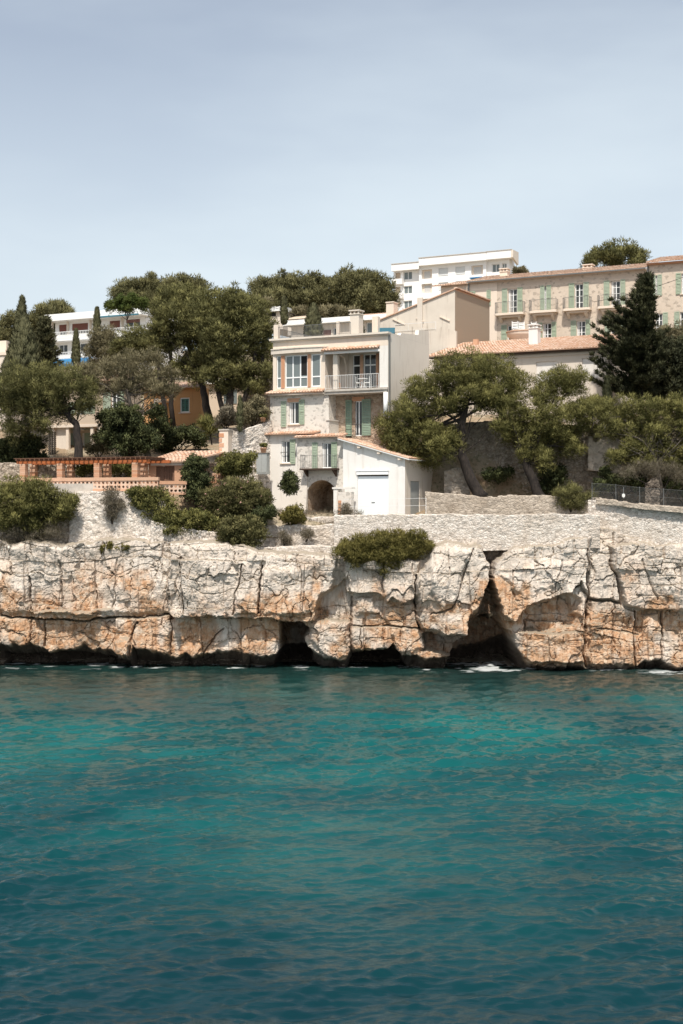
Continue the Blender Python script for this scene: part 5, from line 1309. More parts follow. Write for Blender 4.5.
ps = MB().box(C_.u(42.5, pd), C_.u(98.5, pd), pd, -.003, cz(428.3), cz(425.5)).build('porch_slab', 'pale_render', vl)
m = MB().box(C_.u(47, pd), C_.u(98, pd), pd+.05, pd+.18, cz(425.5)+.003, cz(416)).build('balcony_parapet', 'villa_plaster', ps)
m = railing(MB(), [(C_.u(45, pd), pd+.1), (C_.u(98, pd), pd+.1)], cz(416), .45, .3, .012, .018); m.build('railing', 'metal_grey', ps)
for a in (52, 66.5, 91, 98): MB().box(C_.u(a, pd)-.12, C_.u(a, pd)+.12, pd+.1, pd+.34, cz(470), cz(428.4)).build('porch_pillar', 'pale_render', vl)
MB().box(C_.u(53.5, pd), C_.u(65, pd), pd+.35, pd+.42, cz(470), cz(428.4)).build('porch_panel', 'cream_plaster', vl)
m = tiles(MB(), (C_.u(47), -.5, cz(382)), (c1+.4, -.5, cz(382)), (C_.u(47)+2, 4.5, cz(370)), (c1-2, 4.5, cz(370)), .24, 8); m.build('roof', 'faded_tile', vl, tint=True)
lg = empty('log_stack', at(52, 456, 103.6), 0, 'narrow stack of cut logs beside the villa porch', 'logs')
m = MB()
for i in range(3):
    for j in range(12): m.tube([(-.2+i*.19, -.2, .1+j*.15), (-.2+i*.19, .25, .1+j*.15)], .075, 8)
m.build('log', 'grey_bark', lg)['kind'] = 'stuff'

# ================================================================== orange house
O_ = Frame(186, 114, 27)
oh = O_.root('orange_house', 'ochre orange house with one green shuttered window, behind the pine trunks', 'house', 14)
oz_ = lambda py: O_.z(186, py)
r = (O_.u(180), O_.u(189.5), oz_(412.5), oz_(397.5)); r_b = (O_.u(153.5), O_.u(158.5), oz_(408), oz_(397)); oc = O_.u(201)
m = MB().wall(O_.u(144), oc, oz_(470), oz_(388), [r, r_b], 0, .2); m.face([(oc, 0, oz_(470)), (oc, 1.2, oz_(470)), (oc, 1.2, oz_(388)), (oc, 0, oz_(388))]); m.face([(O_.u(144), 0, oz_(470)), (O_.u(144), 7, oz_(470)), (O_.u(144), 7, oz_(388)), (O_.u(144), 0, oz_(388))]); m.build('wall', 'orange_plaster', oh)
w_ = window(oh, r, 0, .12, 1, 1, f=.10); shutter(w_, r[0]+.1, (r[0]+r[1])/2, r[2]+.08, r[3]-.08, .14, 'teal_shutter'); shutter(w_, (r[0]+r[1])/2, r[1]-.1, r[2]+.08, r[3]-.08, .14, 'teal_shutter')
window(oh, r_b, 0, .12, 1, 1, f=.1)
MB().box(r[0]-.14, r[1]+.14, -.04, -.003, r[2]-.14, r[3]+.14).build('window_surround', 'white_paint', oh) if False else None
m = tiles(MB(), (O_.u(142), -.45, oz_(388)), (oc+.3, -.45, oz_(388)), (O_.u(146), 3.8, oz_(377)), (oc-2.2, 3.8, oz_(377)), .24, 8); m.build('roof', 'faded_tile', oh, tint=True)
MB().box(O_.u(160), O_.u(171), -.7, -.003, oz_(402), oz_(401)).box(O_.u(160), O_.u(171), -.7, -.6, oz_(401)+.003, oz_(399)).build('canopy', 'villa_plaster', oh)
# house glimpsed through the pine trunks
K_ = Frame(225, 124, 27)
kv = K_.root('pale_house', 'pale house with a light roof edge glimpsed between the big pine trunks', 'house', 16)
MB().box(K_.u(200), K_.u(240), -.5, 6, K_.z(220, 384), K_.z(220, 379)).build('roof_edge', 'white_plaster', kv); MB().box(K_.u(203), K_.u(238), 0, 5.8, K_.z(220, 420), K_.z(220, 384)-.003).build('wall', 'villa_plaster', kv)
MB().box(K_.u(224), K_.u(237), -.06, -.003, K_.z(230, 404), K_.z(230, 390)).build('window', 'sky_glass', kv)
# tower wall at the left edge
tl = empty('edge_house', at(-4, 438, 112), -R(20), 'narrow cream house end at the left edge beside the cypresses', 'house')
MB().box(-1.6, .95, 0, 4, -4, 6.6).build('wall', 'cream_plaster', tl); MB().box(-1.7, 1.05, -.1, 4.1, 6.602, 6.85).build('coping', 'pale_render', tl); MB().box(-.5, .3, 1, 1.6, 6.852, 7.9).build('chimney', 'pale_render', tl)

# ================================================================== pergola, lattice balustrade, shed
E_ = Frame(95, 93.4, 20)
pg = E_.root('pergola', 'terracotta pergola with brick pillars and orange beams above the lattice balustrade', 'pergola', 10)
ez = lambda py, d=0.: E_.z(95, py, d)
zpt, zpb = ez(463), ez(480); back = 1.9
def pillar(px, dd_):
    u = E_.u(px, dd_); m = MB()
    for i in range(13):
        a = zpb-.5+(zpt-zpb+.5)*i/13; b = zpb-.5+(zpt-zpb+.5)*(i+1)/13; j = .006 if i % 2 else 0
        m.box(u-.21+j, u+.21-j, dd_-.21+j, dd_+.21-j, a+.004, b-.012)
    m.box(u-.19, u+.19, dd_-.19, dd_+.19, zpb-.5, zpt-.02)
    m.build('pillar', 'terracotta_brick', pg, tint=True)
for px in (24, 61, 98, 136): pillar(px, 0)
for px in (34, 71, 107.5, 144): pillar(px, back)
pu0, pu1 = E_.u(17.5), E_.u(149)
for dd_ in (0, back): MB().box(pu0, pu1+(.6 if dd_ else 0), dd_-.1, dd_+.1, zpt+.003, zpt+.20).build('beam', 'beam_orange', pg)
for i in range(28):
    u = pu0+.15+(pu1-pu0-.2)*i/27; MB().box(u-.04, u+.04, -.42, back+.45, zpt+.203, zpt+.33).build('rafter', 'dark_slat', pg)
m = MB()
for i in range(15): y = -.36+i*(back+.75)/14; m.box(pu0-.05, pu1+.1, y-.035, y+.035, zpt+.334, zpt+.375)
m.build('reed_cover', 'dark_slat', pg)
B_ = Frame(100, 92.6, 16)
lb = B_.root('lattice_balustrade', 'terracotta lattice balustrade with rows of round holes, in front of the pergola', 'balustrade', 10)
def lattice(root, fr, px0, px1, t_, bt, rows, cell=.29, dpt=.14, d=0., zref=None):
    u0, u1 = fr.u(px0, d), fr.u(px1, d); zt = fr.z(zref or (px0+px1)/2, t_, d); zb = fr.z(zref or (px0+px1)/2, bt, d)
    n = int((u1-u0)/cell); m = MB(); zr = zt-.22; r = .095
    for j in range(rows):
        for i in range(n):
            cx_ = u0+(i+.5)*(u1-u0)/n; cz_ = zr-(j+.5)*.27; hw_ = (u1-u0)/n/2; hz = .135; tn = rnd.random()
            sq = [(hw_, 0), (hw_, hz), (0, hz), (-hw_, hz), (-hw_, 0), (-hw_, -hz), (0, -hz), (hw_, -hz)]
            oc_ = [(r*math.cos(k*math.pi/4), r*math.sin(k*math.pi/4)) for k in range(8)]
            for k in range(8):
                k2 = (k+1) % 8
                for y in (d, d+dpt): m.face([(cx_+sq[k][0], y, cz_+sq[k][1]), (cx_+sq[k2][0], y, cz_+sq[k2][1]), (cx_+oc_[k2][0], y, cz_+oc_[k2][1]), (cx_+oc_[k][0], y, cz_+oc_[k][1])], tn)
                m.face([(cx_+oc_[k][0], d, cz_+oc_[k][1]), (cx_+oc_[k2][0], d, cz_+oc_[k2][1]), (cx_+oc_[k2][0], d+dpt, cz_+oc_[k2][1]), (cx_+oc_[k][0], d+dpt, cz_+oc_[k][1])], tn)
    m.build('lattice_panel', 'pale_terracotta', root, tint=True)
    MB().box(u0-.05, u1+.05, d-.05, d+dpt+.05, zr+.003, zt).build('coping', 'terracotta_brick', root, tint=True)
    MB().box(u0, u1, d-.01, d+dpt+.02, zr-rows*.27-.14, zr-rows*.27-.003).build('plinth', 'terracotta_brick', root, tint=True)
lattice(lb, B_, 30, 158, 477.6, 490, 2)
l2 = Frame(172, 91.8, -10).root('lattice_balustrade', 'short terracotta lattice balustrade in front of the tool shed', 'balustrade', 10)
lattice(l2, Frame(172, 91.8, -10), 157, 186, 481, 492, 2, .26)
# soil and paving of the pergola terrace
tag(MB().plan([at(10, 500, 92.9)[:2], at(160, 500, 92.6)[:2], at(185, 500, 96.5)[:2], at(0, 500, 98)[:2]], 10.2, ez(483)-.05).build('terrace_paving', 'concrete', None), 'low paved terrace floor under the terracotta pergola', 'terrace')
S_ = Frame(168, 94.2, 12)
sh = S_.root('tool_shed', 'small terracotta shed with a tiled roof and brown door at the end of the pergola', 'shed', 10)
sz_ = lambda py: S_.z(168, py)
s0, s1 = S_.u(148.5), S_.u(184); rd_ = (S_.u(156), S_.u(174.5), sz_(481), sz_(466))
m = MB().wall(s0, s1, sz_(490), sz_(462.3), [(rd_[0], rd_[1], sz_(490), rd_[3])], 0, .15); m.face([(s1, 0, sz_(490)), (s1, 3.4, sz_(490)), (s1, 3.4, sz_(455)), (s1, 0, sz_(462.3))]); m.face([(s0, 0, sz_(490)), (s0, 3.4, sz_(490)), (s0, 3.4, sz_(455)), (s0, 0, sz_(462.3))]); m.build('wall', 'terracotta_brick', sh, tint=True)
m = MB()
for i in range(7): w0_ = rd_[0]+(rd_[1]-rd_[0])*i/7; m.box(w0_+.01, w0_+(rd_[1]-rd_[0])/7-.01, .08, .13, sz_(490), rd_[3]-.01)
m.build('door', 'brown_board', sh)
MB().box(rd_[0]-.35, s1+.1, -.06, -.003, rd_[3]+.04, rd_[3]+.24).build('lintel', 'white_plaster', sh)
m = tiles(MB(), (s0-.15, -.35, sz_(462)), (s1+.3, -.35, sz_(462)), (s0+.7, 3.6, sz_(449)), (S_.u(214), 3.6, sz_(449)), .22); m.build('roof', 'roof_tile', sh, tint=True)
# stepped brick claustra of the garden stairs
T_ = Frame(213, 94.6, 20)
st = T_.root('garden_stairs', 'garden stairs with a stepped terracotta lattice parapet climbing to the white garden wall', 'stairs', 10)
m = MB(); tr = MB()
for i in range(7):
    pxa = 201+i*3.9; u0, u1 = T_.u(pxa), T_.u(pxa+3.9); zt = T_.z(205, 484-i*4.4); zb = zt-1.25
    tr.box(u0, u1, .15, 1.3, zb-1.5, zt-.62)
    for j in range(4): m.box(u0+.004, u1-.004, -.06, .12, zb+j*.33, zb+j*.33+.10)
    for j in range(3):
        for k in range(2): uu = u0+(k+.15+.35*(j % 2))*(u1-u0)/2; m.box(uu, uu+.07, -.055, .115, zb+.102+j*.33, zb+.328+j*.33)
m.build('parapet', 'terracotta_brick', st, tint=True); tr.build('step', 'pale_render', st)['kind'] = 'stuff'

# ================================================================== wire fence at right
fc = empty('wire_fence', at(592, 500, 90.4), 0, 'wire mesh fence on slim posts along the curved grey wall', 'fence')
f0 = Vector(at(592, 500, 90.4)); pts_ = []
for i in range(25):
    f = i/24; px = 592+(735-592)*f; Yq = 89.45-2.5*f-.42*4*f*(1-f); py = np.interp(px, [592, 610, 640, 683, 735], [500, 501, 504.5, 507.5, 510]); pts_.append(Vector(at(px, py, Yq))-f0)
ht_ = np.interp(range(25), [0, 24], [1.0, 1.12])
for i in range(0, 25, 4): MB().tube([tuple(pts_[i]-Vector((0, 0, .1))), tuple(pts_[i]+Vector((0, 0, 1.12)))], .018, 6).build('post', 'metal_grey', fc)
m = MB()
for z in (.08, .55, 1.06): m.tube([tuple(p+Vector((0, 0, z))) for p in pts_], .010, 4)
for i in range(24):
    for j in range(5):
        p = pts_[i].lerp(pts_[i+1], j/5); p2 = pts_[i].lerp(pts_[i+1], (j+1)/5)
        m.tube([tuple(p+Vector((0, 0, .08))), tuple(p2+Vector((0, 0, 1.06)))], .004, 3); m.tube([tuple(p2+Vector((0, 0, .08))), tuple(p+Vector((0, 0, 1.06)))], .004, 3)
m.build('wire_mesh', 'metal_grey', fc)
dk = empty('round_plate', at(623.5, 495.5, 88.4), 0, 'round white plate hung on the wire fence', 'plate')
m = MB(); n = 20
m.plan([(0, 0)], 0, 0) if False else None
m.prism([(.10*math.cos(2*math.pi*i/n), .125*math.sin(2*math.pi*i/n)) for i in range(n)], -.02, .01); m.build('disc', 'bright_plaster', dk)
MB().box(-.02, .02, .011, .03, -.2, .55).build('hanger', 'metal_grey', dk)
#@@PART5
# ================================================================== vegetation
HP = 'pines on the far hill'
# --- right side
tree('pine_tree', 'large umbrella pine with a thick leaning trunk, right of the garage', 'tree',
     [(468, 372, 20), (446, 379, 20), (492, 375, 20), (514, 386, 15), (424, 394, 18), (470, 394, 22), (404, 414, 16), (388, 426, 13), (420, 424, 17), (442, 408, 18), (500, 400, 18), (414, 452, 13), (440, 447, 16), (404, 442, 13), (428, 460, 10), (392, 438, 10), (430, 434, 12), (488, 400, 11), (452, 441, 11), (398, 448, 9)], 94.3,
     [(481, 498), (470, 478), (462, 455), (462, 425, .3), (468, 398, .4)], .42, 'bright_pine', twigs=14)
tree('pine_tree', 'leaning pine with a forked low trunk, between the umbrella pine and the conifer', 'tree',
     [(558, 388, 19), (577, 384, 14), (538, 400, 15), (520, 418, 14), (550, 420, 18), (577, 412, 14), (532, 440, 15), (563, 437, 15), (512, 434, 11), (546, 458, 12), (590, 425, 11), (525, 455, 8), (507, 402, 12), (504, 424, 11), (590, 405, 10), (575, 448, 9)], 94.0,
     [(540, 499), (533, 480), (525, 464), (533, 440, .2), (545, 415, .3)], .36, 'bright_pine', twigs=16)
tree('pine_tree', 'low spreading pine above the wire fence at the right edge', 'tree',
     [(598, 412, 12), (618, 413, 14), (640, 411, 14), (662, 409, 14), (684, 407, 14), (704, 408, 14), (610, 430, 12), (632, 432, 15), (655, 430, 15), (680, 430, 15), (705, 430, 15), (646, 452, 12), (668, 452, 12), (690, 452, 13), (630, 446, 9), (642, 463, 9), (674, 466, 10), (618, 457, 8), (694, 468, 10)], 93.2,
     [(663, 505), (660, 485), (656, 465), (650, 445), (655, 425)], .22, 'bright_pine', 'grey_bark', twigs=26)
conifer('conifer_tree', 'tall dark ragged conifer with raised sprays in front of the long facade house', 98.3, 646, 274, 410, [(0, 36), (.12, 54), (.25, 42), (.4, 57), (.52, 36), (.63, 41), (.72, 18), (.82, 13), (.9, 6), (1, 3)], [(0, 26), (.25, 20), (.4, 28), (.6, 14), (.8, 8), (1, 3)], 230, lean=-6)
tree('broadleaf_tree', 'dark rounded tree at the right edge behind the spreading pine', 'tree', [(672, 360, 17), (690, 352, 16), (664, 382, 16), (684, 384, 18), (702, 370, 18), (655, 396, 11)], 100, [(680, 425), (680, 400), (680, 375)], .2, 'dark_conifer', sp=.5, pr=.42, per=64, L=.2, W=.09)
tree('olive_tree', 'grey-green olive tree just right of the dark conifer, under the corner house windows', 'tree', [(664, 333, 9), (672, 342, 10), (680, 334, 9), (660, 346, 7)], 103, [(670, 380), (669, 360), (670, 345)], .12, 'olive_pine', sp=.4, pr=.3, per=56, L=.16, W=.05)
cypress('cypress_tree', 'narrow dark cypress against the corner of the low house', 97.6, 607, 380, 412, 3.5, 'dark_conifer')
tree('pine_tree', 'lone pine crown rising above the roof of the long facade house', 'tree', [(598, 256, 9), (612, 253, 9), (627, 253, 9), (640, 257, 6), (590, 262, 6), (616, 263, 10), (636, 264, 7)], 150, [(618, 310), (618, 290), (617, 270)], .35, 'pine_green', sp=.85, pr=.6, per=76, L=.32, W=.09)
# --- far hill
def far(label, lobes, Y, **k):
    cx_ = sum(l[0] for l in lobes)/len(lobes)
    lobes = [(l[0], l[1]+3, l[2]*.95) for l in lobes]
    lobes = lobes+[(l[0]+rnd.uniform(-4, 4), l[1]+14, l[2]) for l in lobes]
    kw = dict(sp=.95, pr=.72, per=76, L=.36, W=.11, deep=.8); kw.update(k)
    return tree('pine_tree', label, 'tree', lobes, Y, [(cx_, 345), (cx_+1, 325), (cx_, max(l[1] for l in lobes)+2)], .35, k.get('fm', 'far_pine') if 'fm' not in kw else kw.pop('fm'), group=HP, **{q: v for q, v in kw.items() if q != 'fm'})
far('far hill pine just right of the tall big pine, above the white slab house', [(256, 287, 8), (267, 283, 9), (262, 295, 10), (275, 293, 9)], 176)
far('far hill pine above the thin cypress and the tan hip roof', [(284, 280, 10), (294, 283, 10), (288, 295, 12), (300, 297, 9)], 178)
far('far hill pine in the middle of the skyline row, above the conical terrace shrub', [(311, 280, 11), (324, 283, 10), (316, 296, 12), (330, 298, 9)], 176)
far('broadest far hill pine, directly left of the one touching the apartment block', [(349, 278, 12), (339, 284, 9), (360, 279, 11), (352, 294, 13), (340, 299, 9)], 174)
far('far hill pine touching the left side of the apartment block', [(373, 278, 10), (384, 285, 9), (377, 296, 12), (390, 297, 8), (366, 292, 9)], 178)
far('far hill pine above the modern white building roof, left of the big pines', [(128, 284, 9), (117, 291, 8), (140, 285, 9), (150, 281, 9), (132, 297, 9), (160, 288, 11)], 232)
far('far hill pine filling the gap between the middle and the right big pines', [(172, 283, 9), (184, 281, 9), (196, 284, 9), (178, 293, 11)], 188)
far('pale far pine behind the tall cypress at the upper left', [(45, 310, 8), (57, 307, 8), (66, 312, 6), (38, 318, 8), (54, 318, 9)], 232, sp=1.1, pr=.95, L=.65, W=.16)
far('pale far pine at the left edge of the picture behind the cypresses', [(4, 322, 7), (12, 316, 6), (2, 334, 8)], 215, sp=1.0, pr=.85)
sd_ = shrub('round_pine', 'smooth lime green rounded pine crown above the roof of the modern white building', 'tree', [(112, 306, 6), (122, 303, 7), (132, 302, 7), (141, 305, 6), (127, 308, 8)], 205, (127, 320), 'lime_dome', sp=.7, pr=.5, per=60, L=.3, W=.14)
shrub('hedge', 'pale green scrubby hedge behind the flat-roofed villa', 'hedge', [(300, 313, 6), (312, 315, 6), (326, 314, 7), (340, 313, 7), (353, 314, 6), (255, 303, 6), (266, 304, 5)], 168, (325, 330), 'olive_pine', sp=.8, pr=.6, per=56, L=.35, W=.14)
# --- big pines left of the house
big = dict(sp=.64, pr=.44, per=84, L=.22, W=.06)
tree('pine_tree', 'tallest big pine with several dark stems, directly left of the terraced house', 'tree',
     [(214, 303, 15), (236, 301, 15), (255, 314, 14), (226, 318, 21), (252, 333, 18), (263, 352, 13), (236, 348, 19), (212, 334, 18), (250, 372, 12), (226, 372, 13), (267, 372, 8), (243, 318, 18), (205, 312, 13), (262, 326, 12), (240, 385, 9), (222, 388, 9), (258, 388, 8), (208, 376, 9), (218, 355, 15)], 106,
     [(232, 425), (229, 405), (231, 385), (230, 360, .6), (232, 335, .8)], .36, 'pine_green', twigs=10, stems=[[(236, 424), (244, 400), (252, 378), (256, 350)], [(227, 426), (220, 400), (214, 370), (216, 340)], [(240, 425), (256, 402), (266, 380), (262, 355)]], **big)
tree('pine_tree', 'big pine behind the modern building corner, left of the tallest pine', 'tree',
     [(186, 297, 14), (168, 303, 13), (158, 313, 10), (200, 312, 16), (176, 322, 18), (159, 332, 12), (190, 342, 17), (166, 346, 13), (206, 362, 13), (186, 365, 11), (195, 325, 14), (176, 372, 9), (198, 376, 9), (210, 345, 12)], 109,
     [(210, 425), (206, 405), (203, 388), (194, 362, .5), (184, 335, .7)], .34, stems=[[(174, 430), (171, 405), (173, 380), (170, 350)], [(166, 428), (165, 408), (160, 385), (158, 350)]], fm= 'pine_green', twigs=6, **big)
tree('pine_tree', 'rounded dark pine standing in front of the right half of the modern white building', 'tree', [(128, 342, 11), (140, 337, 10), (150, 342, 11), (132, 353, 11), (147, 355, 10), (119, 352, 8)], 117, [(135, 410), (134, 385), (134, 360)], .25, 'pine_green', **big)
tree('pine_tree', 'small olive-toned pine at the foot of the modern white building', 'tree', [(98, 343, 9), (108, 338, 9), (104, 352, 10), (92, 354, 8), (115, 356, 8)], 121, [(104, 410), (104, 385), (104, 362)], .2, 'olive_pine', **big)
tree('pine_tree', 'dead-looking grey-olive pine with a slender leaning trunk above the shed', 'tree',
     [(112, 372, 15), (95, 380, 12), (130, 366, 14), (150, 362, 13), (165, 375, 11), (142, 384, 14), (121, 387, 13), (157, 390, 11), (100, 392, 9), (172, 390, 7), (84, 372, 9)], 99.5,
     [(149, 462), (144, 440), (138, 418), (130, 403), (126, 388)], .24, 'olive_pine', 'grey_bark', twigs=16, grow=1.0, sp=.58, pr=.36, per=66, L=.22, W=.045)
tree('pine_tree', 'wide dark pine in front of the cream villa, with a stout forked trunk', 'tree',
     [(20, 384, 18), (44, 380, 16), (66, 384, 16), (86, 390, 11), (8, 408, 16), (34, 408, 17), (60, 410, 15), (14, 432, 13), (38, 424, 12), (82, 408, 11), (-8, 395, 16), (50, 395, 14), (92, 402, 8), (28, 396, 15)], 97.5,
     [(79, 462), (78, 440), (76, 424), (66, 412), (48, 404)], .32, 'pine_green', grow=1.04, sp=.58, pr=.41, per=84, twigs=8)
tree('broadleaf_tree', 'very dark tree filling the shade under the wide left pine', 'tree', [(12, 452, 12), (28, 446, 11), (36, 460, 9), (6, 470, 11), (22, 466, 11), (-8, 455, 13)], 99.5, [(20, 490), (20, 470), (20, 455)], .18, 'ivy_green', sp=.46, pr=.38, L=.16, W=.1)
conifer('conifer_tree', 'ragged dark conifer touching the left end of the modern white building', 110, 45, 318, 388, [(0, 12), (.3, 14), (.7, 9), (1, 2)], [(0, 13), (.3, 15), (.65, 13), (.85, 6), (1, 2)], 90, 'cypress_green')
cypress('cypress_tree', 'broad pointed cypress, the front one of the cluster at the upper left', 105, 24, 321, 402, 17.5, per=60, shape=1.1)
cypress('cypress_tree', 'tallest cypress at the upper left with a narrow ragged top', 108, 22, 298, 392, 9.5)
cypress('cypress_tree', 'low green cypress leaning at the left edge, beside the cream house end', 103.5, 7, 360, 410, 9)
cypress('cypress_tree', 'thin cypress before the upper balcony of the modern white building', 205, 97, 309, 336, 3, L=.4, W=.12)
cypress('cypress_tree', 'thin cypress before the blue awning of the modern white building', 205, 76, 331, 367, 3.4, L=.4, W=.12)
cypress('cypress_tree', 'thin cypress beside the tan hip roof', 150, 284, 299, 325, 3.1, L=.34, W=.09)
cypress('cypress_tree', 'slim young cypress at the corner of the sloping garden wall', 97.0, 240, 398, 432, 3.2, L=.16, W=.045)
cypress('conical_shrub', 'broad conical shrub behind the roof terrace fence', 112, 313.5, 307, 344, 9.5, 'cypress_green', shape=.9, per=70, cat='shrub')
cypress('conical_shrub', 'small conical shrub beside the terrace post, right of the chimney', 107, 359.5, 318, 342, 4.2, 'cypress_green', cat='shrub')
# --- shrubs
shrub('pine_bush', 'large needle-leaved bush spilling over the cliff edge at the far left', 'bush', [(14, 493, 16), (38, 493, 14), (56, 503, 13), (26, 507, 17), (50, 514, 15), (6, 520, 14), (70, 503, 7), (-12, 500, 18), (34, 528, 10), (64, 512, 8)], 90.6, (30, 545), 'bright_pine', L=.2, W=.05, up=.35, sp=.5, pr=.38, per=84)
shrub('dry_bush', 'grey dead scrub under the large needle-leaved bush at the left', 'bush', [(18, 535, 10), (36, 540, 10), (52, 533, 9), (4, 545, 9)], 90.5, (25, 556), 'grey_shrub', L=.2, W=.02, per=34)
shrub('ivy_tree', 'dense very dark rounded evergreen behind the pergola, left of the leaning trunk', 'bush', [(122, 420, 17), (112, 436, 14), (136, 434, 15), (125, 446, 14), (142, 446, 10), (106, 420, 9), (152, 440, 9)], 98.5, (125, 462), 'ivy_green', sp=.42, pr=.34, L=.16, W=.1)
shrub('dark_shrub', 'shadowy undergrowth shrub below the orange house', 'bush', [(160, 430, 11), (175, 438, 10), (190, 436, 9), (166, 448, 9), (155, 414, 8), (200, 440, 8)], 104, (175, 455), 'ivy_green', sp=.46, pr=.36, L=.18, W=.1)
shrub('yucca', 'spiky yucca-like plant in the shade right of the orange house', 'plant', [(212, 431, 8), (206, 424, 6)], 101, (212, 445), 'shrub_green', L=.55, W=.06, per=26, up=.5, sp=.6)
shrub('green_shrub', 'leafy green shrub seen between the pergola pillars', 'bush', [(116, 470, 7), (126, 468, 7), (134, 472, 6), (88, 468, 6), (80, 472, 5), (98, 470, 6)], 96.3, (115, 482), 'shrub_green')
shrub('green_shrub', 'leafy bush hanging over the right end of the long lattice balustrade', 'bush', [(136, 495, 8), (145, 498, 10), (156, 500, 12), (148, 508, 11), (166, 506, 10), (140, 502, 9)], 91.2, (150, 520), 'shrub_green')
shrub('dark_shrub', 'upright dark green shrub in front of the tool shed roof', 'bush', [(196, 464, 10), (193, 476, 12), (200, 482, 12), (194, 492, 12), (203, 497, 9)], 92.6, (196, 510), 'ivy_green', sp=.38, pr=.3)
shrub('green_shrub', 'loose green shrub on the white garden wall beside the stairs', 'bush', [(228, 462, 9), (240, 463, 10), (249, 460, 7), (234, 472, 8), (246, 471, 7), (222, 470, 6)], 93.6, (236, 484), 'shrub_green')
shrub('oleander_bush', 'wide oleander bush dotted with faded pink flowers', 'bush', [(212, 500, 13), (230, 492, 14), (250, 492, 13), (262, 500, 11), (224, 512, 13), (244, 508, 14), (262, 514, 10), (206, 512, 8), (236, 486, 8)], 92.2, (238, 528), 'oleander', flowers=5, L=.17, W=.05)
shrub('dark_shrub', 'dark glossy shrub at the right foot of the oleander bush', 'bush', [(262, 517, 9), (270, 513, 6), (255, 522, 7)], 91.4, (262, 530), 'ivy_green')
shrub('green_shrub', 'long low clipped bush on the rubble wall below the upright dark shrub', 'bush', [(166, 520, 12), (182, 523, 13), (198, 521, 12), (210, 526, 9), (172, 532, 10), (190, 534, 9)], 90.7, (185, 545), 'shrub_green')
shrub('green_shrub', 'rounded bush with greying lower twigs hanging over the cliff edge', 'bush', [(230, 530, 12), (246, 528, 13), (256, 534, 10), (238, 542, 12), (250, 545, 10), (226, 540, 8)], 90.0, (242, 558), 'oleander')
shrub('dark_shrub', 'small dark shrub growing in the recess left of the arched cellar', 'bush', [(289, 478, 6), (287, 486, 6), (292, 484, 6), (290, 490, 5)], 93.9, (289, 497), 'ivy_green', sp=.3, pr=.26, stems=False)
shrub('green_shrub', 'small ball-shaped bush on the upper rubble terrace', 'bush', [(288, 516, 7), (295, 514, 8), (300, 519, 6), (290, 520, 6)], 92.2, (293, 526), 'yellow_shrub', sp=.3, pr=.24)
shrub('cliff_bush', 'wide yellow-green bush clinging to the cliff below the garage', 'bush', [(350, 549, 11), (366, 543, 11), (383, 540, 10), (400, 541, 11), (416, 541, 10), (427, 547, 7), (358, 558, 10), (378, 555, 13), (397, 556, 12), (414, 554, 9), (342, 553, 8), (385, 567, 9), (402, 566, 7)], 88.6, (385, 572), 'yellow_shrub', sp=.36, pr=.3, L=.17, W=.045, per=66, up=.4)
shrub('dry_bush', 'grey dead twigs under the wide cliff bush', 'bush', [(375, 571, 8), (392, 573, 8), (408, 569, 7), (360, 569, 7)], 88.8, (385, 578), 'grey_shrub', L=.2, W=.018, per=30)
shrub('dry_bush', 'dry grey climbing shrub on the pier between cellar and garage', 'bush', [(345, 508, 5), (343, 516, 5), (347, 514, 5), (342, 524, 4)], 91.2, (344, 530), 'grey_shrub', L=.16, W=.025, per=40, sp=.3, pr=.24)
shrub('dry_bush', 'grey-leaved scrub hanging on the white slope wall under the balustrade', 'bush', [(112, 494, 7), (108, 504, 7), (116, 506, 7), (112, 515, 6)], 91.0, (112, 524), 'grey_shrub', L=.16, W=.03, per=46, sp=.34, pr=.28)
shrub('dry_bush', 'small dry tuft left on the lower rubble terrace', 'bush', [(283, 537, 5), (287, 541, 5)], 91.6, (284, 548), 'grey_shrub', L=.2, W=.02, per=40, sp=.3, pr=.22)
shrub('dry_bush', 'small dry tuft right on the lower rubble terrace', 'bush', [(305, 535, 4), (309, 534, 4)], 91.5, (306, 542), 'grey_shrub', L=.2, W=.02, per=40, sp=.3, pr=.22)
shrub('dark_shrub', 'dark wiry bush drooping over the low grey wall near the fence', 'bush', [(563, 494, 8), (574, 492, 8), (581, 500, 7), (568, 503, 8), (578, 507, 6), (590, 498, 6)], 91.2, (572, 514), 'pine_green', L=.2, W=.03)
shrub('dark_shrub', 'dense dark shrub right behind the forked pine trunk', 'bush', [(548, 474, 8), (556, 482, 9), (546, 488, 8), (560, 472, 6)], 95.0, (550, 498), 'ivy_green')
shrub('dark_shrub', 'dark ivy patch on the retaining wall between the two leaning pines', 'bush', [(490, 476, 6), (500, 476, 7), (508, 474, 5)], 95.6, (498, 484), 'ivy_green')
shrub('dark_shrub', 'tangled shady shrub behind the wire fence, left of the rock pier', 'bush', [(600, 486, 8), (614, 482, 8), (628, 480, 9), (640, 484, 8), (606, 474, 6)], 93.6, (618, 502), 'ivy_green')
shrub('dry_bush', 'bare grey branches fanning out behind the wire fence', 'bush', [(640, 468, 9), (656, 470, 9), (672, 472, 9), (684, 478, 9), (626, 474, 8)], 92.4, (660, 500), 'grey_shrub', L=.3, W=.016, per=26)
shrub('dark_shrub', 'shady mixed shrub at the right edge behind the wire fence', 'bush', [(680, 470, 10), (694, 476, 10), (672, 486, 8), (688, 492, 9)], 93.8, (684, 506), 'ivy_green')
shrub('grey_bush', 'grey-green dry bush below the ragged stone wall, left of the slim cypress', 'bush', [(226, 414, 8), (234, 420, 7), (220, 422, 6)], 98.5, (226, 430), 'grey_shrub')
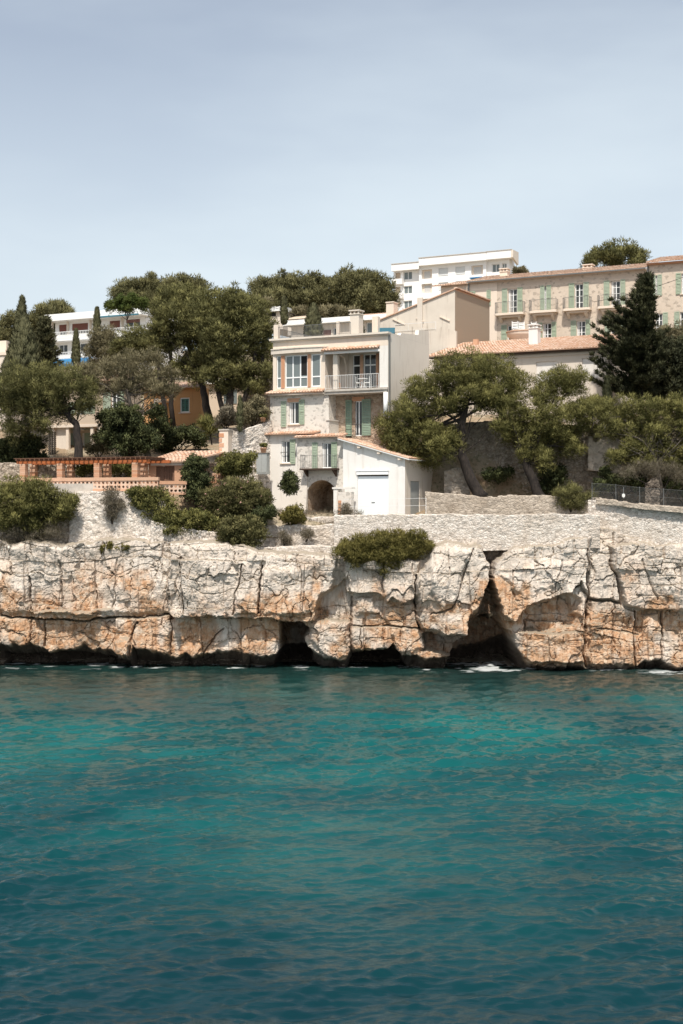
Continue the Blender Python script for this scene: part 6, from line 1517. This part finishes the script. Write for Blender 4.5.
shrub('grey_bush', 'olive-grey bush on the garden wall, right of the slim cypress', 'bush', [(252, 412, 10), (262, 414, 8), (246, 418, 8), (258, 404, 7)], 98.8, (254, 428), 'olive_pine')
shrub('ivy', 'small ivy patch hanging on the cliff top below the rubble slope wall', 'plant', [(112, 547, 4), (120, 549, 4), (126, 548, 4), (104, 549, 3)], 90.2, (115, 554), 'yellow_shrub', sp=.28, pr=.2)
shrub('roof_shrub', 'windblown pale green roof garden plant at the right end of the apartment block', 'plant', [(517, 271, 3), (522, 270, 3), (525, 273, 2)], 240, (521, 280), 'olive_pine', sp=.6, pr=.4, L=.4, W=.14)
shrub('oleander_bush', 'small loose shrub by the villa porch, right of the forked trunk', 'bush', [(98, 440, 7), (104, 448, 7), (92, 450, 6)], 101.5, (98, 460), 'olive_pine')

# ================================================================== dry grass and weeds on the ledges
def weeds():
    C = []
    for i in range(5000):
        x = NR.uniform(-24, 24); y = 89.2-.055*x+NR.uniform(.2, 8.5)
        if x > 4 and y > 92.6: continue
        if vn(np.array([x*.5]), np.array([y*.5]), 200)[0] < .52: continue
        z = float(zg(x, y)); C.append((x, y+.0, z+NR.uniform(0, .25)))
    C = np.array(C); P, T = puffs(C, np.full(len(C), .13), 16, .22, .022, .9, .6)
    o = tri_mesh('grass', P, T, 'grey_shrub', None, (0, 90, 8)); o.location = (0, 90, 8)
    tag(o, 'dry pale grass and weeds scattered along the terraces above the cliff', 'grass', None, 'stuff')
weeds()

def scrub():
    C = []
    for i in range(5200):
        y = NR.uniform(108, 300); x = NR.uniform(-150, 150)
        if vn(np.array([x*.08]), np.array([y*.08]), 210)[0] < .36: continue
        C.append((x, y, float(zg(x, y))+NR.uniform(.2, 1.0)))
    C = np.array(C); P, T = puffs(C, NR.uniform(.8, 1.7, len(C)), 46, .4, .16, .3, .8)
    o = tri_mesh('scrub', P, T, 'far_pine', None, (0, 110, 10)); o.location = (0, 110, 10)
    tag(o, 'low evergreen scrub covering the hillside between and behind the buildings', 'scrub', None, 'stuff')
scrub()
GROUPS = {'balcony_chair': 'white chairs on the covered balcony', 'plastic_chair': 'white chairs on the round terrace', 'potted_plant': 'potted plants beside the house',
          'cypress_tree': 'cypresses on the slope', 'conifer_tree': 'ragged conifers on the slope', 'pine_tree': 'pines on the slope above the cliff', 'conical_shrub': 'conical shrubs at the roof terrace',
          'stone_wall': 'stone walls and terraces above the cliff', 'lattice_balustrade': 'terracotta lattice balustrades', 'dark_shrub': 'dark shrubs on the terraces', 'green_shrub': 'green shrubs on the terraces',
          'dry_bush': 'dry grey bushes', 'grey_bush': 'grey bushes by the garden wall', 'oleander_bush': 'oleander bushes'}
for o in COL.objects:
    k = o.name.split('.')[0]
    if o.parent is None and k in GROUPS and 'label' in o and 'group' not in o: o['group'] = GROUPS[k]
